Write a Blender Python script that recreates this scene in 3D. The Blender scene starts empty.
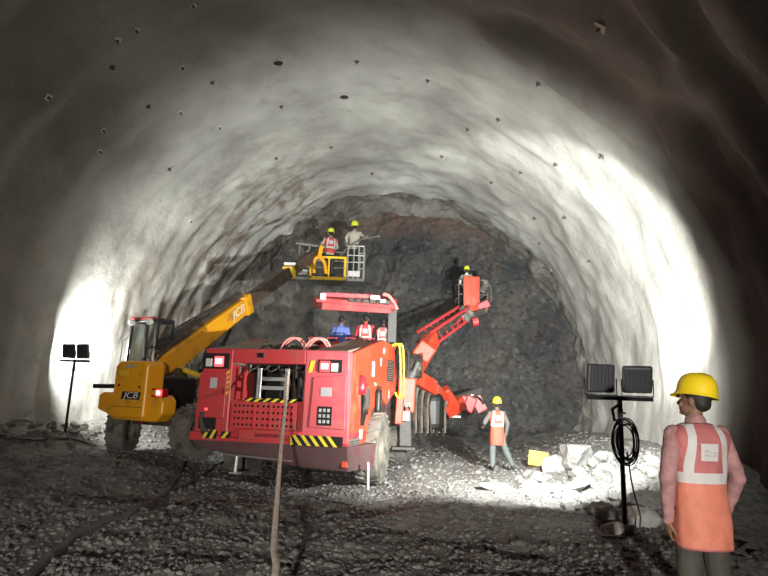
import bpy, bmesh, math, random
import numpy as np
from mathutils import Vector, Matrix, Quaternion, noise

C = bpy.context.scene.collection
SC = bpy.context.scene
R = math.radians
random.seed(7)

# ------------------------------------------------------------------ camera
FPX = 580.0
CAM = Vector((0, 0, 1.5))
PITCH, ROLL = R(11.03), R(2.0)
_f = Vector((0, math.cos(PITCH), math.sin(PITCH)))
_r0 = Vector((1, 0, 0)); _u0 = _r0.cross(_f)
_r = _r0 * math.cos(ROLL) + _u0 * math.sin(ROLL)
_u = _u0 * math.cos(ROLL) - _r0 * math.sin(ROLL)
cam_d = bpy.data.cameras.new('camera'); cam = bpy.data.objects.new('camera', cam_d); C.objects.link(cam)
cam_d.sensor_width = 36; cam_d.lens = FPX / 768 * 36; cam_d.clip_end = 300
cam.matrix_world = Matrix(((_r.x, _u.x, -_f.x, CAM.x), (_r.y, _u.y, -_f.y, CAM.y), (_r.z, _u.z, -_f.z, CAM.z), (0, 0, 0, 1)))
SC.camera = cam
SC.view_settings.view_transform = 'Standard'; SC.view_settings.look = 'None'
SC.view_settings.gamma = 1; SC.view_settings.use_curve_mapping = False
SC.view_settings.exposure = 0.0
SC.cycles.max_bounces = 8; SC.cycles.diffuse_bounces = 6
SC.cycles.sample_clamp_indirect = 6

# ------------------------------------------------------------------ world (deep underground: almost black)
w = bpy.data.worlds.new('world'); SC.world = w; w.use_nodes = True
w.node_tree.nodes['Background'].inputs[0].default_value = (1, .95, .88, 1)
w.node_tree.nodes['Background'].inputs[1].default_value = 0.003

# ------------------------------------------------------------------ work light behind the photographer
def area_light(name, loc, target, sx, sy, power, col, spread):
    l = bpy.data.lights.new(name, 'AREA'); l.shape = 'RECTANGLE'; l.size = sx; l.size_y = sy
    l.energy = power; l.color = col; l.spread = R(spread)
    o = bpy.data.objects.new(name, l); C.objects.link(o); o.location = loc
    o.rotation_euler = (Vector(target) - Vector(loc)).to_track_quat('-Z', 'Y').to_euler()
    return o
def spot_light(name, loc, target, power, col, angle, blend, rad):
    l = bpy.data.lights.new(name, 'SPOT'); l.spot_size = R(angle); l.spot_blend = blend
    l.energy = power; l.color = col; l.shadow_soft_size = rad
    o = bpy.data.objects.new(name, l); C.objects.link(o); o.location = loc
    o.rotation_euler = (Vector(target) - Vector(loc)).to_track_quat('-Z', 'Y').to_euler()
    return o
spot_light('work_light_behind', (-.2, -6.0, 1.7), (-.5, 11, .6), 6000, (1, .96, .90), 50, .85, .12)
LAMP_POWER = ((6800, 5800), (230, 230))      # right stand, left stand: each of its two lamps
LAMP_COL = (.97, 1, .94)

# ------------------------------------------------------------------ pixel -> world
def ray(px, py):
    return (_f * FPX + _r * (px - 384) - _u * (py - 288)).normalized()
def at(px, py, Y):
    d = ray(px, py); return CAM + d * ((Y - CAM.y) / d.y)

# ------------------------------------------------------------------ tagging
def tag(o, label=None, cat=None, group=None, kind=None):
    if label: o['label'] = label
    if cat: o['category'] = cat
    if group: o['group'] = group
    if kind: o['kind'] = kind
    return o
def empty(name, loc, rz=0.0, label=None, cat=None, group=None):
    o = bpy.data.objects.new(name, None); C.objects.link(o)
    o.location = loc; o.rotation_euler = (0, 0, rz); o.empty_display_size = .2
    return tag(o, label, cat, group)
def root_matrix(o):
    return Matrix.LocRotScale(o.location, o.rotation_euler, None)

# ------------------------------------------------------------------ materials
M = {}
def mat(name, col, rough=.6, metal=0.0, var=.0, vscale=8.0, dirt=None, dirt_amt=.0, dscale=3.0, bump=0.0, bscale=30.0, emit=None, estr=0.0, spec=.5, alpha=None, trans=0.0, det=6):
    m = bpy.data.materials.new(name); m.use_nodes = True; nt = m.node_tree; N = nt.nodes; L = nt.links
    b = N['Principled BSDF']
    b.inputs['Roughness'].default_value = rough; b.inputs['Metallic'].default_value = metal
    b.inputs['Specular IOR Level'].default_value = spec
    b.inputs['Base Color'].default_value = (*col, 1)
    if trans: b.inputs['Transmission Weight'].default_value = trans
    if alpha is not None: b.inputs['Alpha'].default_value = alpha
    tc = N.new('ShaderNodeTexCoord')
    last = None
    if var > 0:
        n = N.new('ShaderNodeTexNoise'); n.inputs['Scale'].default_value = vscale; n.inputs['Detail'].default_value = det
        L.new(tc.outputs['Object'], n.inputs['Vector'])
        r = N.new('ShaderNodeMapRange'); r.inputs[1].default_value = .3; r.inputs[2].default_value = .7
        r.inputs[3].default_value = 1 - var; r.inputs[4].default_value = 1 + var
        L.new(n.outputs['Fac'], r.inputs[0])
        v = N.new('ShaderNodeVectorMath'); v.operation = 'SCALE'; v.inputs[0].default_value = col
        L.new(r.outputs[0], v.inputs['Scale']); last = v.outputs[0]
        L.new(last, b.inputs['Base Color'])
    if dirt is not None:
        n = N.new('ShaderNodeTexNoise'); n.inputs['Scale'].default_value = dscale; n.inputs['Detail'].default_value = 8
        n.inputs['Roughness'].default_value = .65
        L.new(tc.outputs['Object'], n.inputs['Vector'])
        r = N.new('ShaderNodeMapRange'); r.inputs[1].default_value = .62 - dirt_amt * .35; r.inputs[2].default_value = .8 - dirt_amt * .3
        r.inputs[4].default_value = .85
        L.new(n.outputs['Fac'], r.inputs[0])
        mx = N.new('ShaderNodeMix'); mx.data_type = 'RGBA'
        mx.inputs[6].default_value = (*col, 1); mx.inputs[7].default_value = (*dirt, 1)
        if last: L.new(last, mx.inputs[6])
        L.new(r.outputs[0], mx.inputs[0]); L.new(mx.outputs[2], b.inputs['Base Color'])
    if bump > 0:
        n = N.new('ShaderNodeTexNoise'); n.inputs['Scale'].default_value = bscale; n.inputs['Detail'].default_value = 8
        L.new(tc.outputs['Object'], n.inputs['Vector'])
        bp = N.new('ShaderNodeBump'); bp.inputs['Strength'].default_value = bump; bp.inputs['Distance'].default_value = .05
        L.new(n.outputs['Fac'], bp.inputs['Height']); L.new(bp.outputs[0], b.inputs['Normal'])
    if emit:
        b.inputs['Emission Color'].default_value = (*emit, 1); b.inputs['Emission Strength'].default_value = estr
    M[name] = m; return m

def nn(nt, t, **kw):
    n = nt.nodes.new(t)
    for k, v in kw.items(): n.inputs[k].default_value = v
    return n
def ramp(nt, src, lo, hi, a=0., b=1., smooth=False):
    r = nt.nodes.new('ShaderNodeMapRange'); r.inputs[1].default_value = lo; r.inputs[2].default_value = hi
    r.inputs[3].default_value = a; r.inputs[4].default_value = b
    if smooth: r.interpolation_type = 'SMOOTHSTEP'
    nt.links.new(src, r.inputs[0]); return r.outputs[0]
def mixc(nt, fac, a, b):
    m = nt.nodes.new('ShaderNodeMix'); m.data_type = 'RGBA'
    for i, x in ((6, a), (7, b)):
        if isinstance(x, tuple): m.inputs[i].default_value = (*x, 1)
        else: nt.links.new(x, m.inputs[i])
    if isinstance(fac, float): m.inputs[0].default_value = fac
    else: nt.links.new(fac, m.inputs[0])
    return m.outputs[2]
def mth(nt, op, a, b=None):
    m = nt.nodes.new('ShaderNodeMath'); m.operation = op
    for i, x in enumerate((a, b)):
        if x is None: continue
        if isinstance(x, (int, float)): m.inputs[i].default_value = x
        else: nt.links.new(x, m.inputs[i])
    return m.outputs[0]
def noisef(nt, vec, scale, detail=6, rough=.55, stretch=None):
    n = nn(nt, 'ShaderNodeTexNoise', Scale=scale, Detail=detail, Roughness=rough)
    if stretch:
        mp = nt.nodes.new('ShaderNodeMapping'); mp.inputs['Scale'].default_value = stretch
        nt.links.new(vec, mp.inputs[0]); vec = mp.outputs[0]
    nt.links.new(vec, n.inputs['Vector']); return n.outputs['Fac']

C0X = .2
def shotcrete():
    m = bpy.data.materials.new('shotcrete'); m.use_nodes = True; nt = m.node_tree; b = nt.nodes['Principled BSDF']
    tc = nt.nodes.new('ShaderNodeTexCoord'); V = tc.outputs['Object']; L = nt.links
    sep = nt.nodes.new('ShaderNodeSeparateXYZ'); L.new(V, sep.inputs[0])
    base = mixc(nt, ramp(nt, noisef(nt, V, .5, 5), .35, .65), (.30, .295, .275), (.50, .495, .47))
    # darker tone on the back rings, paler next to the face
    back_tone = ramp(nt, sep.outputs[1], 15, 9.5, 0, 1, True)
    base = mixc(nt, mth(nt, 'MULTIPLY', back_tone, .42), base, (.19, .185, .16))
    fine = ramp(nt, noisef(nt, V, 2.2, 10, .65), .56, .74, 0, .45)
    base = mixc(nt, fine, base, (.21, .19, .165))
    # brown seepage near the left shoulder by the face
    reg = mth(nt, 'MULTIPLY', ramp(nt, sep.outputs[1], 14.5, 20.5, 0, 1, True), ramp(nt, sep.outputs[0], -.5, -4.0, 0, 1, True))
    st = ramp(nt, noisef(nt, V, 1.3, 8, .62, (1.3, 1.6, .35)), .45, .60)
    base = mixc(nt, mth(nt, 'MULTIPLY', mth(nt, 'MULTIPLY', reg, st), .85), base, (.15, .105, .08))
    # near right wall: shade painted into the colour where the floodlight beam stops
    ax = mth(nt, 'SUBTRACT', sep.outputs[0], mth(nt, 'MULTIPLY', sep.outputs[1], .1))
    wall_shade = mth(nt, 'MULTIPLY', ramp(nt, sep.outputs[1], 11.2, 9.9, 0, 1, True), ramp(nt, ax, 3.0, 4.6, 0, 1, True))
    base = mixc(nt, mth(nt, 'MULTIPLY', wall_shade, 1.0), base, (.035, .03, .026))
    # thin paler bands where the lattice arches were sprayed over
    sd = mth(nt, 'ADD', mth(nt, 'MULTIPLY', mth(nt, 'SUBTRACT', sep.outputs[0], C0X), math.sin(R(8))), mth(nt, 'MULTIPLY', mth(nt, 'SUBTRACT', sep.outputs[1], 22.0), math.cos(R(8))))
    sd = mth(nt, 'ADD', sd, mth(nt, 'MULTIPLY', mth(nt, 'SUBTRACT', noisef(nt, V, .6, 3), .5), .9))
    ph = mth(nt, 'MODULO', mth(nt, 'ADD', mth(nt, 'MULTIPLY', mth(nt, 'ADD', sd, 7.7), -1 / 2.15), 20.5), 1.0)
    band = ramp(nt, mth(nt, 'ABSOLUTE', mth(nt, 'SUBTRACT', ph, .5)), .03, .13, 1, 0, True)
    lf = mth(nt, 'MULTIPLY', ramp(nt, sep.outputs[0], -3.0, -6.0, 0, 1, True), ramp(nt, sep.outputs[1], 15, 13, 0, 1, True))
    base = mixc(nt, mth(nt, 'MULTIPLY', mth(nt, 'MULTIPLY', band, lf), ramp(nt, noisef(nt, V, .8, 4), .35, .6, .15, .55)), base, (.50, .48, .44))
    L.new(base, b.inputs['Base Color']); b.inputs['Roughness'].default_value = .85; b.inputs['Specular IOR Level'].default_value = .25
    h = mth(nt, 'ADD', noisef(nt, V, 5, 10, .6), mth(nt, 'MULTIPLY', noisef(nt, V, 38, 4, .6), .35))
    bp = nn(nt, 'ShaderNodeBump', Strength=.55, Distance=.06); L.new(h, bp.inputs['Height']); L.new(bp.outputs[0], b.inputs['Normal'])
    M['shotcrete'] = m
def rockface():
    m = bpy.data.materials.new('rock_face'); m.use_nodes = True; nt = m.node_tree; b = nt.nodes['Principled BSDF']
    tc = nt.nodes.new('ShaderNodeTexCoord'); V = tc.outputs['Object']; L = nt.links
    sep = nt.nodes.new('ShaderNodeSeparateXYZ'); L.new(V, sep.inputs[0])
    base = mixc(nt, ramp(nt, noisef(nt, V, .55, 6), .4, .62), (.038, .042, .048), (.095, .088, .08))
    base = mixc(nt, ramp(nt, noisef(nt, V, 3.2, 12, .8), .54, .68, 0, .9), base, (.24, .228, .215))
    base = mixc(nt, ramp(nt, noisef(nt, V, .8, 5), .52, .62, 0, .4), base, (.085, .06, .055))
    base = mixc(nt, ramp(nt, noisef(nt, V, 5, 8, .7), .52, .38, 0, .7), base, (.018, .019, .022))
    # left half is paler; top rim brown
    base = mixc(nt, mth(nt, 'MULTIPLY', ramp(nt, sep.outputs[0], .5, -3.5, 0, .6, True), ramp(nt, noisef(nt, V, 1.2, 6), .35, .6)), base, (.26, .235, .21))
    top = mth(nt, 'MULTIPLY', ramp(nt, sep.outputs[2], 7.9, 8.9, 0, 1, True), ramp(nt, noisef(nt, V, 1.0, 6), .4, .6, .3, 1))
    base = mixc(nt, mth(nt, 'MULTIPLY', top, .7), base, (.15, .085, .055))
    L.new(base, b.inputs['Base Color']); b.inputs['Roughness'].default_value = .62
    vo = nn(nt, 'ShaderNodeTexVoronoi', Scale=2.6); L.new(V, vo.inputs['Vector'])
    h = mth(nt, 'ADD', noisef(nt, V, 3.5, 12, .7), mth(nt, 'MULTIPLY', vo.outputs['Distance'], .6))
    bp = nn(nt, 'ShaderNodeBump', Strength=.9, Distance=.22); L.new(h, bp.inputs['Height']); L.new(bp.outputs[0], b.inputs['Normal'])
    M['rock_face'] = m
def ringrock():
    m = bpy.data.materials.new('ring_rock'); m.use_nodes = True; nt = m.node_tree; b = nt.nodes['Principled BSDF']
    tc = nt.nodes.new('ShaderNodeTexCoord'); V = tc.outputs['Object']; L = nt.links
    base = mixc(nt, ramp(nt, noisef(nt, V, .9, 8, .65), .4, .62), (.085, .08, .07), (.19, .18, .165))
    base = mixc(nt, ramp(nt, noisef(nt, V, 2.5, 8, .65), .58, .7, 0, .6), base, (.33, .30, .27))
    L.new(base, b.inputs['Base Color']); b.inputs['Roughness'].default_value = .85
    bp = nn(nt, 'ShaderNodeBump', Strength=.7, Distance=.12); L.new(noisef(nt, V, 4, 12, .65), bp.inputs['Height']); L.new(bp.outputs[0], b.inputs['Normal'])
    M['ring_rock'] = m
def muck():
    m = bpy.data.materials.new('muck_floor'); m.use_nodes = True; nt = m.node_tree; b = nt.nodes['Principled BSDF']
    tc = nt.nodes.new('ShaderNodeTexCoord'); V = tc.outputs['Object']; L = nt.links
    sep = nt.nodes.new('ShaderNodeSeparateXYZ'); L.new(V, sep.inputs[0])
    dark = mixc(nt, ramp(nt, noisef(nt, V, 3, 10, .7), .4, .68), (.08, .075, .068), (.27, .255, .235))
    pale = mixc(nt, ramp(nt, noisef(nt, V, 9, 10, .7), .36, .6), (.095, .093, .088), (.28, .273, .26))
    # pale dust plus painted lamplight: paler where the floodlights reach, dark muck elsewhere
    wob = mth(nt, 'MULTIPLY', mth(nt, 'SUBTRACT', noisef(nt, V, .9, 6), .5), 3.0)
    yy = mth(nt, 'ADD', sep.outputs[1], wob)
    f1 = mth(nt, 'MULTIPLY', ramp(nt, yy, 6.7, 8.0, 0, 1, True), ramp(nt, mth(nt, 'ADD', sep.outputs[0], wob), -1.6, .4, 0, 1, True))
    f2 = mth(nt, 'MULTIPLY', ramp(nt, yy, 13.0, 14.6, 0, 1, True), ramp(nt, mth(nt, 'ADD', sep.outputs[0], wob), -2.0, -4.0, 0, 1, True))
    f = mth(nt, 'MAXIMUM', f1, f2)
    f = mth(nt, 'MULTIPLY', f, ramp(nt, sep.outputs[1], 17.5, 20, 1, .3, True))
    L.new(mixc(nt, f, dark, pale), b.inputs['Base Color']); b.inputs['Roughness'].default_value = .8
    bp = nn(nt, 'ShaderNodeBump', Strength=.8, Distance=.05); L.new(noisef(nt, V, 14, 12, .7), bp.inputs['Height']); L.new(bp.outputs[0], b.inputs['Normal'])
    M['muck_floor'] = m
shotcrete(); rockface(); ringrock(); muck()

# ------------------------------------------------------------------ mesh builder
class MB:
    def __init__(s): s.v = []; s.f = []
    def add(s, vs, fs):
        o = len(s.v); s.v += [tuple(x) for x in vs]; s.f += [tuple(i + o for i in f) for f in fs]; return s
    def box(s, c, d, rot=None):
        hx, hy, hz = d[0] / 2, d[1] / 2, d[2] / 2
        vs = [Vector((x, y, z)) for x in (-hx, hx) for y in (-hy, hy) for z in (-hz, hz)]
        if rot is not None: vs = [rot @ v for v in vs]
        c = Vector(c)
        return s.add([v + c for v in vs], [(0, 1, 3, 2), (4, 6, 7, 5), (0, 4, 5, 1), (2, 3, 7, 6), (0, 2, 6, 4), (1, 5, 7, 3)])
    def bb(s, x0, x1, y0, y1, z0, z1):
        return s.box(((x0 + x1) / 2, (y0 + y1) / 2, (z0 + z1) / 2), (abs(x1 - x0), abs(y1 - y0), abs(z1 - z0)))
    def beam(s, a, b, w, h, up=(0, 0, 1), w2=None, h2=None):
        a, b = Vector(a), Vector(b); d = (b - a).normalized(); r = d.cross(Vector(up)).normalized(); u = r.cross(d)
        w2 = w2 or w; h2 = h2 or h; vs = []
        for p, ww, hh in ((a, w, h), (b, w2, h2)):
            vs += [p + r * (sx * ww / 2) + u * (sy * hh / 2) for sx, sy in ((-1, -1), (1, -1), (1, 1), (-1, 1))]
        return s.add(vs, [(3, 2, 1, 0), (4, 5, 6, 7), (0, 1, 5, 4), (1, 2, 6, 5), (2, 3, 7, 6), (3, 0, 4, 7)])
    def tube(s, pts, r, n=8, r2=None, cap=True):
        pts = [Vector(p) for p in pts]; k = len(pts); vs = []; fs = []
        t = (pts[1] - pts[0]).normalized(); ref = Vector((0, 0, 1)) if abs(t.z) < .9 else Vector((1, 0, 0))
        nrm = t.cross(ref).normalized()
        for i, p in enumerate(pts):
            if i: t2 = (pts[min(i + 1, k - 1)] - pts[i - 1]).normalized()
            else: t2 = t
            q = t.rotation_difference(t2); nrm = (q @ nrm).normalized(); t = t2; bn = t.cross(nrm)
            rr = r if r2 is None else r + (r2 - r) * i / (k - 1)
            vs += [p + (nrm * math.cos(a) + bn * math.sin(a)) * rr for a in [2 * math.pi * j / n for j in range(n)]]
        for i in range(k - 1):
            for j in range(n):
                a = i * n + j; b = i * n + (j + 1) % n; fs.append((a, b, b + n, a + n))
        if cap: fs.append(tuple(range(n - 1, -1, -1))); fs.append(tuple((k - 1) * n + j for j in range(n)))
        return s.add(vs, fs)
    def lathe(s, prof, c=(0, 0, 0), axis='Z', n=24, rot=None):
        # prof: list of (r, h)
        vs = []; fs = []; c = Vector(c)
        for r, h in prof:
            for j in range(n):
                a = 2 * math.pi * j / n; x, y = r * math.cos(a), r * math.sin(a)
                v = Vector((x, y, h)) if axis == 'Z' else (Vector((h, x, y)) if axis == 'X' else Vector((y, h, x)))
                if rot is not None: v = rot @ v
                vs.append(v + c)
        for i in range(len(prof) - 1):
            for j in range(n):
                a = i * n + j; b = i * n + (j + 1) % n; fs.append((a, b, b + n, a + n))
        return s.add(vs, fs)
    def prism(s, poly, a, b, axis='Y'):
        # extrude 2D polygon between a and b along axis; poly in the two other axes (X,Z)/(Y,Z)/(X,Y)
        vs = []
        for h in (a, b):
            for p, q in poly:
                vs.append((p, h, q) if axis == 'Y' else ((h, p, q) if axis == 'X' else (p, q, h)))
        n = len(poly)
        return s.add(vs, [tuple(range(n)), tuple(range(2 * n - 1, n - 1, -1))] + [(i, (i + 1) % n, n + (i + 1) % n, n + i) for i in range(n)])
    def xf(s, m):
        s.v = [tuple(m @ Vector(v)) for v in s.v]; return s
    def build(s, name, material, parent=None, bevel=0, smooth=False, world=False, seg=2):
        me = bpy.data.meshes.new(name)
        if world and parent is not None:
            r = parent
            while r.parent is not None: r = r.parent
            inv = root_matrix(r).inverted(); s.xf(inv)
        me.from_pydata(s.v, [], s.f); me.update()
        bm = bmesh.new(); bm.from_mesh(me); bmesh.ops.recalc_face_normals(bm, faces=bm.faces); bm.to_mesh(me); bm.free()
        return link(name, me, material, parent, bevel, smooth, seg)
def link(name, me, material, parent=None, bevel=0, smooth=False, seg=2):
    if material is not None:
        for m in (material if isinstance(material, (list, tuple)) else [material]):
            me.materials.append(M[m] if isinstance(m, str) else m)
    o = bpy.data.objects.new(name, me); C.objects.link(o)
    if parent is not None: o.parent = parent
    if bevel:
        md = o.modifiers.new('bevel', 'BEVEL'); md.width = bevel; md.segments = seg; md.limit_method = 'ANGLE'; md.angle_limit = R(40)
    if smooth:
        me.polygons.foreach_set('use_smooth', [True] * len(me.polygons))
    return o
def bez(p0, p1, p2, p3, n=16):
    p0, p1, p2, p3 = map(Vector, (p0, p1, p2, p3)); o = []
    for i in range(n + 1):
        t = i / n; o.append(p0 * (1 - t) ** 3 + p1 * 3 * t * (1 - t) ** 2 + p2 * 3 * t * t * (1 - t) + p3 * t ** 3)
    return o
def spline(pts, n=8):
    pts = [Vector(p) for p in pts]; out = []
    P = [pts[0] * 2 - pts[1]] + pts + [pts[-1] * 2 - pts[-2]]
    for i in range(1, len(P) - 2):
        for k in range(n):
            t = k / n; a, b, c, d = P[i - 1], P[i], P[i + 1], P[i + 2]
            out.append(.5 * ((2 * b) + (c - a) * t + (2 * a - 5 * b + 4 * c - d) * t * t + (3 * b - a - 3 * c + d) * t ** 3))
    out.append(pts[-1]); return out
_TS = bpy.data.scenes.new('scratch')
def baked(o):
    """mesh of an object with its modifiers applied, evaluated in a scratch scene"""
    _TS.collection.objects.link(o)
    with bpy.context.temp_override(scene=_TS, view_layer=_TS.view_layers[0]):
        dg = bpy.context.evaluated_depsgraph_get(); me = bpy.data.meshes.new_from_object(o.evaluated_get(dg))
    bpy.data.objects.remove(o); return me
def text(name, s, size, parent, material, mtx, extrude=.004, bold=0.0, shear=0.0, sx=1.0):
    cu = bpy.data.curves.new(name, 'FONT'); cu.body = s; cu.size = size; cu.extrude = extrude; cu.offset = bold; cu.shear = shear
    cu.align_x = 'CENTER'; cu.align_y = 'CENTER'
    me = baked(bpy.data.objects.new('tmp', cu))
    me.transform(mtx @ Matrix.Diagonal((sx, 1, 1, 1)))
    return link(name, me, material, parent)

# ------------------------------------------------------------------ tunnel
AL = R(8.0)
AX = Vector((math.sin(AL), math.cos(AL), 0)); RX = Vector((math.cos(AL), -math.sin(AL), 0))
C0 = Vector((.2, 22, 0)); TR = 7.4; TZ = 2.05
def nz(x, y, z=0.0): return noise.noise(Vector((x, y, z)))
def fbm(x, y, z, o=4):
    v = 0; a = 1; f = 1
    for _ in range(o): v += a * noise.noise(Vector((x * f, y * f, z * f))); a *= .5; f *= 2.1
    return v
def tun(s, phi, ring=False):
    """point of the lining: s metres from the face ring (negative = towards us), phi from the right springing"""
    c, sn = math.cos(phi), math.sin(phi)
    rr = TR * (1 + .03 * max(0, sn) ** 6)
    a = phi * TR
    d = .16 * fbm(s * .28, a * .25, 3.1, 3) + .05 * fbm(s * 1.1, a * .8, 9.2, 3)
    near = max(0, min(1, (s + 9) / 8))             # rougher and scalloped towards the face
    d += near * .12 * fbm(s * .55, a * 1.1, 1.7, 4)
    left = max(0, min(1, (-c - .1) / .5)) * near
    d += left * .22 * fbm(s * 1.5, a * .5, 5.0, 3)
    if s < -10.5 and c > .25:                      # unfinished lumpy ribs on the near right side
        k = min(1, (-10.5 - s) / 1.0) * min(1, (c - .25) / .3)
        d += k * (.34 * abs(nz(s * .75, a * .22, 8)) * 2 - .1 + .18 * fbm(s * 1.4, a * .8, 4.4, 3))
    for i in range(6):                             # sprayed-over lattice arches
        s0 = -7.7 - 2.15 * i
        d += .05 * math.exp(-((s - s0 + .1 * nz(a * .6, i * 3.3)) / .17) ** 2) * (.6 + nz(a * .5, i * 7.7))
    if ring: d = .35 * fbm(s * .9, a * .7, 20, 5) - .12
    r = rr - d
    p = C0 + AX * s + RX * (r * c); p.z = TZ + r * sn
    return p
def grid_obj(name, rows, cols, fn, material, smooth=True):
    vs = [fn(i, j) for i in range(rows) for j in range(cols)]
    fs = [(i * cols + j, i * cols + j + 1, (i + 1) * cols + j + 1, (i + 1) * cols + j) for i in range(rows - 1) for j in range(cols - 1)]
    me = bpy.data.meshes.new(name); me.from_pydata(vs, [], fs); me.update()
    return link(name, me, material, smooth=smooth)
PH0, PH1 = R(-24), R(204)
NS, NP = 200, 230
svals = [-34 + 34 * (i / (NS - 1)) ** .62 for i in range(NS)]
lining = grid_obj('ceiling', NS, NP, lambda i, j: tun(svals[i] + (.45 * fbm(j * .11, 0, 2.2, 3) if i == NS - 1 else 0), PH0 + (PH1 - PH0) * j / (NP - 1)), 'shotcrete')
tag(lining, kind='structure')
RINGD = 1.5
def ringfn(i, j):
    t = i / 13; phi = PH0 + (PH1 - PH0) * j / (NP - 1)
    wob = .45 * fbm(j * .11, 0, 2.2, 3)
    if i == 0: p = tun(wob, phi); p += Vector((RX.x * math.cos(phi), RX.y * math.cos(phi), math.sin(phi))) * .02; return p
    p = tun(wob * (1 - t) + RINGD * t, phi, True)
    inward = -Vector((RX.x * math.cos(phi), RX.y * math.cos(phi), math.sin(phi)))
    return p + inward * (.28 * t)
ring = grid_obj('wall_excavated', 14, NP, ringfn, 'ring_rock', smooth=False); tag(ring, kind='structure')
def facefn(i, j):
    # polar grid filling the ring end
    t = i / 79; phi = PH0 + (PH1 - PH0) * j / (NP - 1)
    e = ringfn(13, j); c = C0 + AX * RINGD; c = Vector((c.x, c.y, -.9))
    p = c.lerp(e, 1 - t); k = min(1, t * 8)
    u = p.x * RX.x + p.y * RX.y
    d = .38 * fbm(u * .35, p.z * .35, 1, 3) + .2 * fbm(u * 1.3, p.z * 1.3, 7, 5)
    d += .9 * math.exp(-((p.z + .2) / .7) ** 2) * -1
    bulge = .9 * (1 - (1 - t) ** 2)
    return p + AX * ((d + bulge * .3) * k)
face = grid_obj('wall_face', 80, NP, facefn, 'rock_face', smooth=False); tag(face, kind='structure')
bk = MB()
pts = [tun(-34, PH0 + (PH1 - PH0) * j / 40) for j in range(41)]
bk.add([p + AX * .02 for p in pts], [tuple(range(41))]); tag(bk.build('wall_back', 'shotcrete'), kind='structure')

# ------------------------------------------------------------------ floor
def sst(a, b, x):
    t = max(0, min(1, (x - a) / (b - a))); return t * t * (3 - 2 * t)
def gz(x, y):
    u = (Vector((x, y, 0)) - C0).dot(RX)           # across the tunnel, from the axis
    z = 0.0
    z -= .22 * sst(-5.2, -3.8, x) * (1 - sst(-.2, 1.0, x)) * sst(7.5, 10, y)
    z += .12 * sst(-3.8, -5.6, x) * sst(9, 12, y)
    z += .62 * sst(-5.6, -7.3, u) * sst(8, 11, y)
    z += .75 * sst(4.1, 6.9, u) * sst(7.6, 10.0, y) * (1 - .35 * sst(17, 22, y))
    z += .35 * sst(21.5, 23.5, y)
    z += .10 * fbm(x * .45, y * .45, 3, 3) + .035 * fbm(x * 2.1, y * 2.1, 6, 3)
    z += .05 * nz(x * 1.1, y * .4, 2) * (1 - sst(6, 9, y))
    # wheel rut
    z -= .07 * math.exp(-((x + .95 + .25 * nz(0, y * .4, 5) - .02 * y) / .16) ** 2) * (1 - sst(9, 11, y))
    return z
ys = []; y = -34.0
while y < 24.6:
    ys.append(y); y += 1.2 if y < 0 else max(.035, .011 * y) * (1.6 if y < 2 else 1)
NX = 250
def ffn(i, j):
    yy = ys[i]; cx = (C0 + AX * (yy - 22)).x; x = cx - 8.3 + 16.6 * j / (NX - 1)
    return Vector((x, yy, gz(x, yy)))
floor = grid_obj('floor', len(ys), NX, ffn, 'muck_floor'); tag(floor, kind='structure')
def G(px, py, y0=3.0, y1=24.0):
    d = ray(px, py); t = y0 / d.y
    while t * d.y < y1:
        p = CAM + d * t
        if p.z <= gz(p.x, p.y): break
        t += .12
    lo, hi = t - .12, t
    for _ in range(6):
        t = (lo + hi) / 2; p = CAM + d * t
        if p.z <= gz(p.x, p.y): hi = t
        else: lo = t
    return CAM + d * hi
def onfloor(x, y, dz=0.0): return Vector((x, y, gz(x, y) + dz))

# common materials
mat('lamp_housing', (.085, .085, .095), .5, .3, bump=.1)
mat('black_metal', (.015, .015, .017), .45, .4)
mat('lamp_glass', (.9, .9, .85), .2, emit=(1, .97, .9), estr=14)

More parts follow.
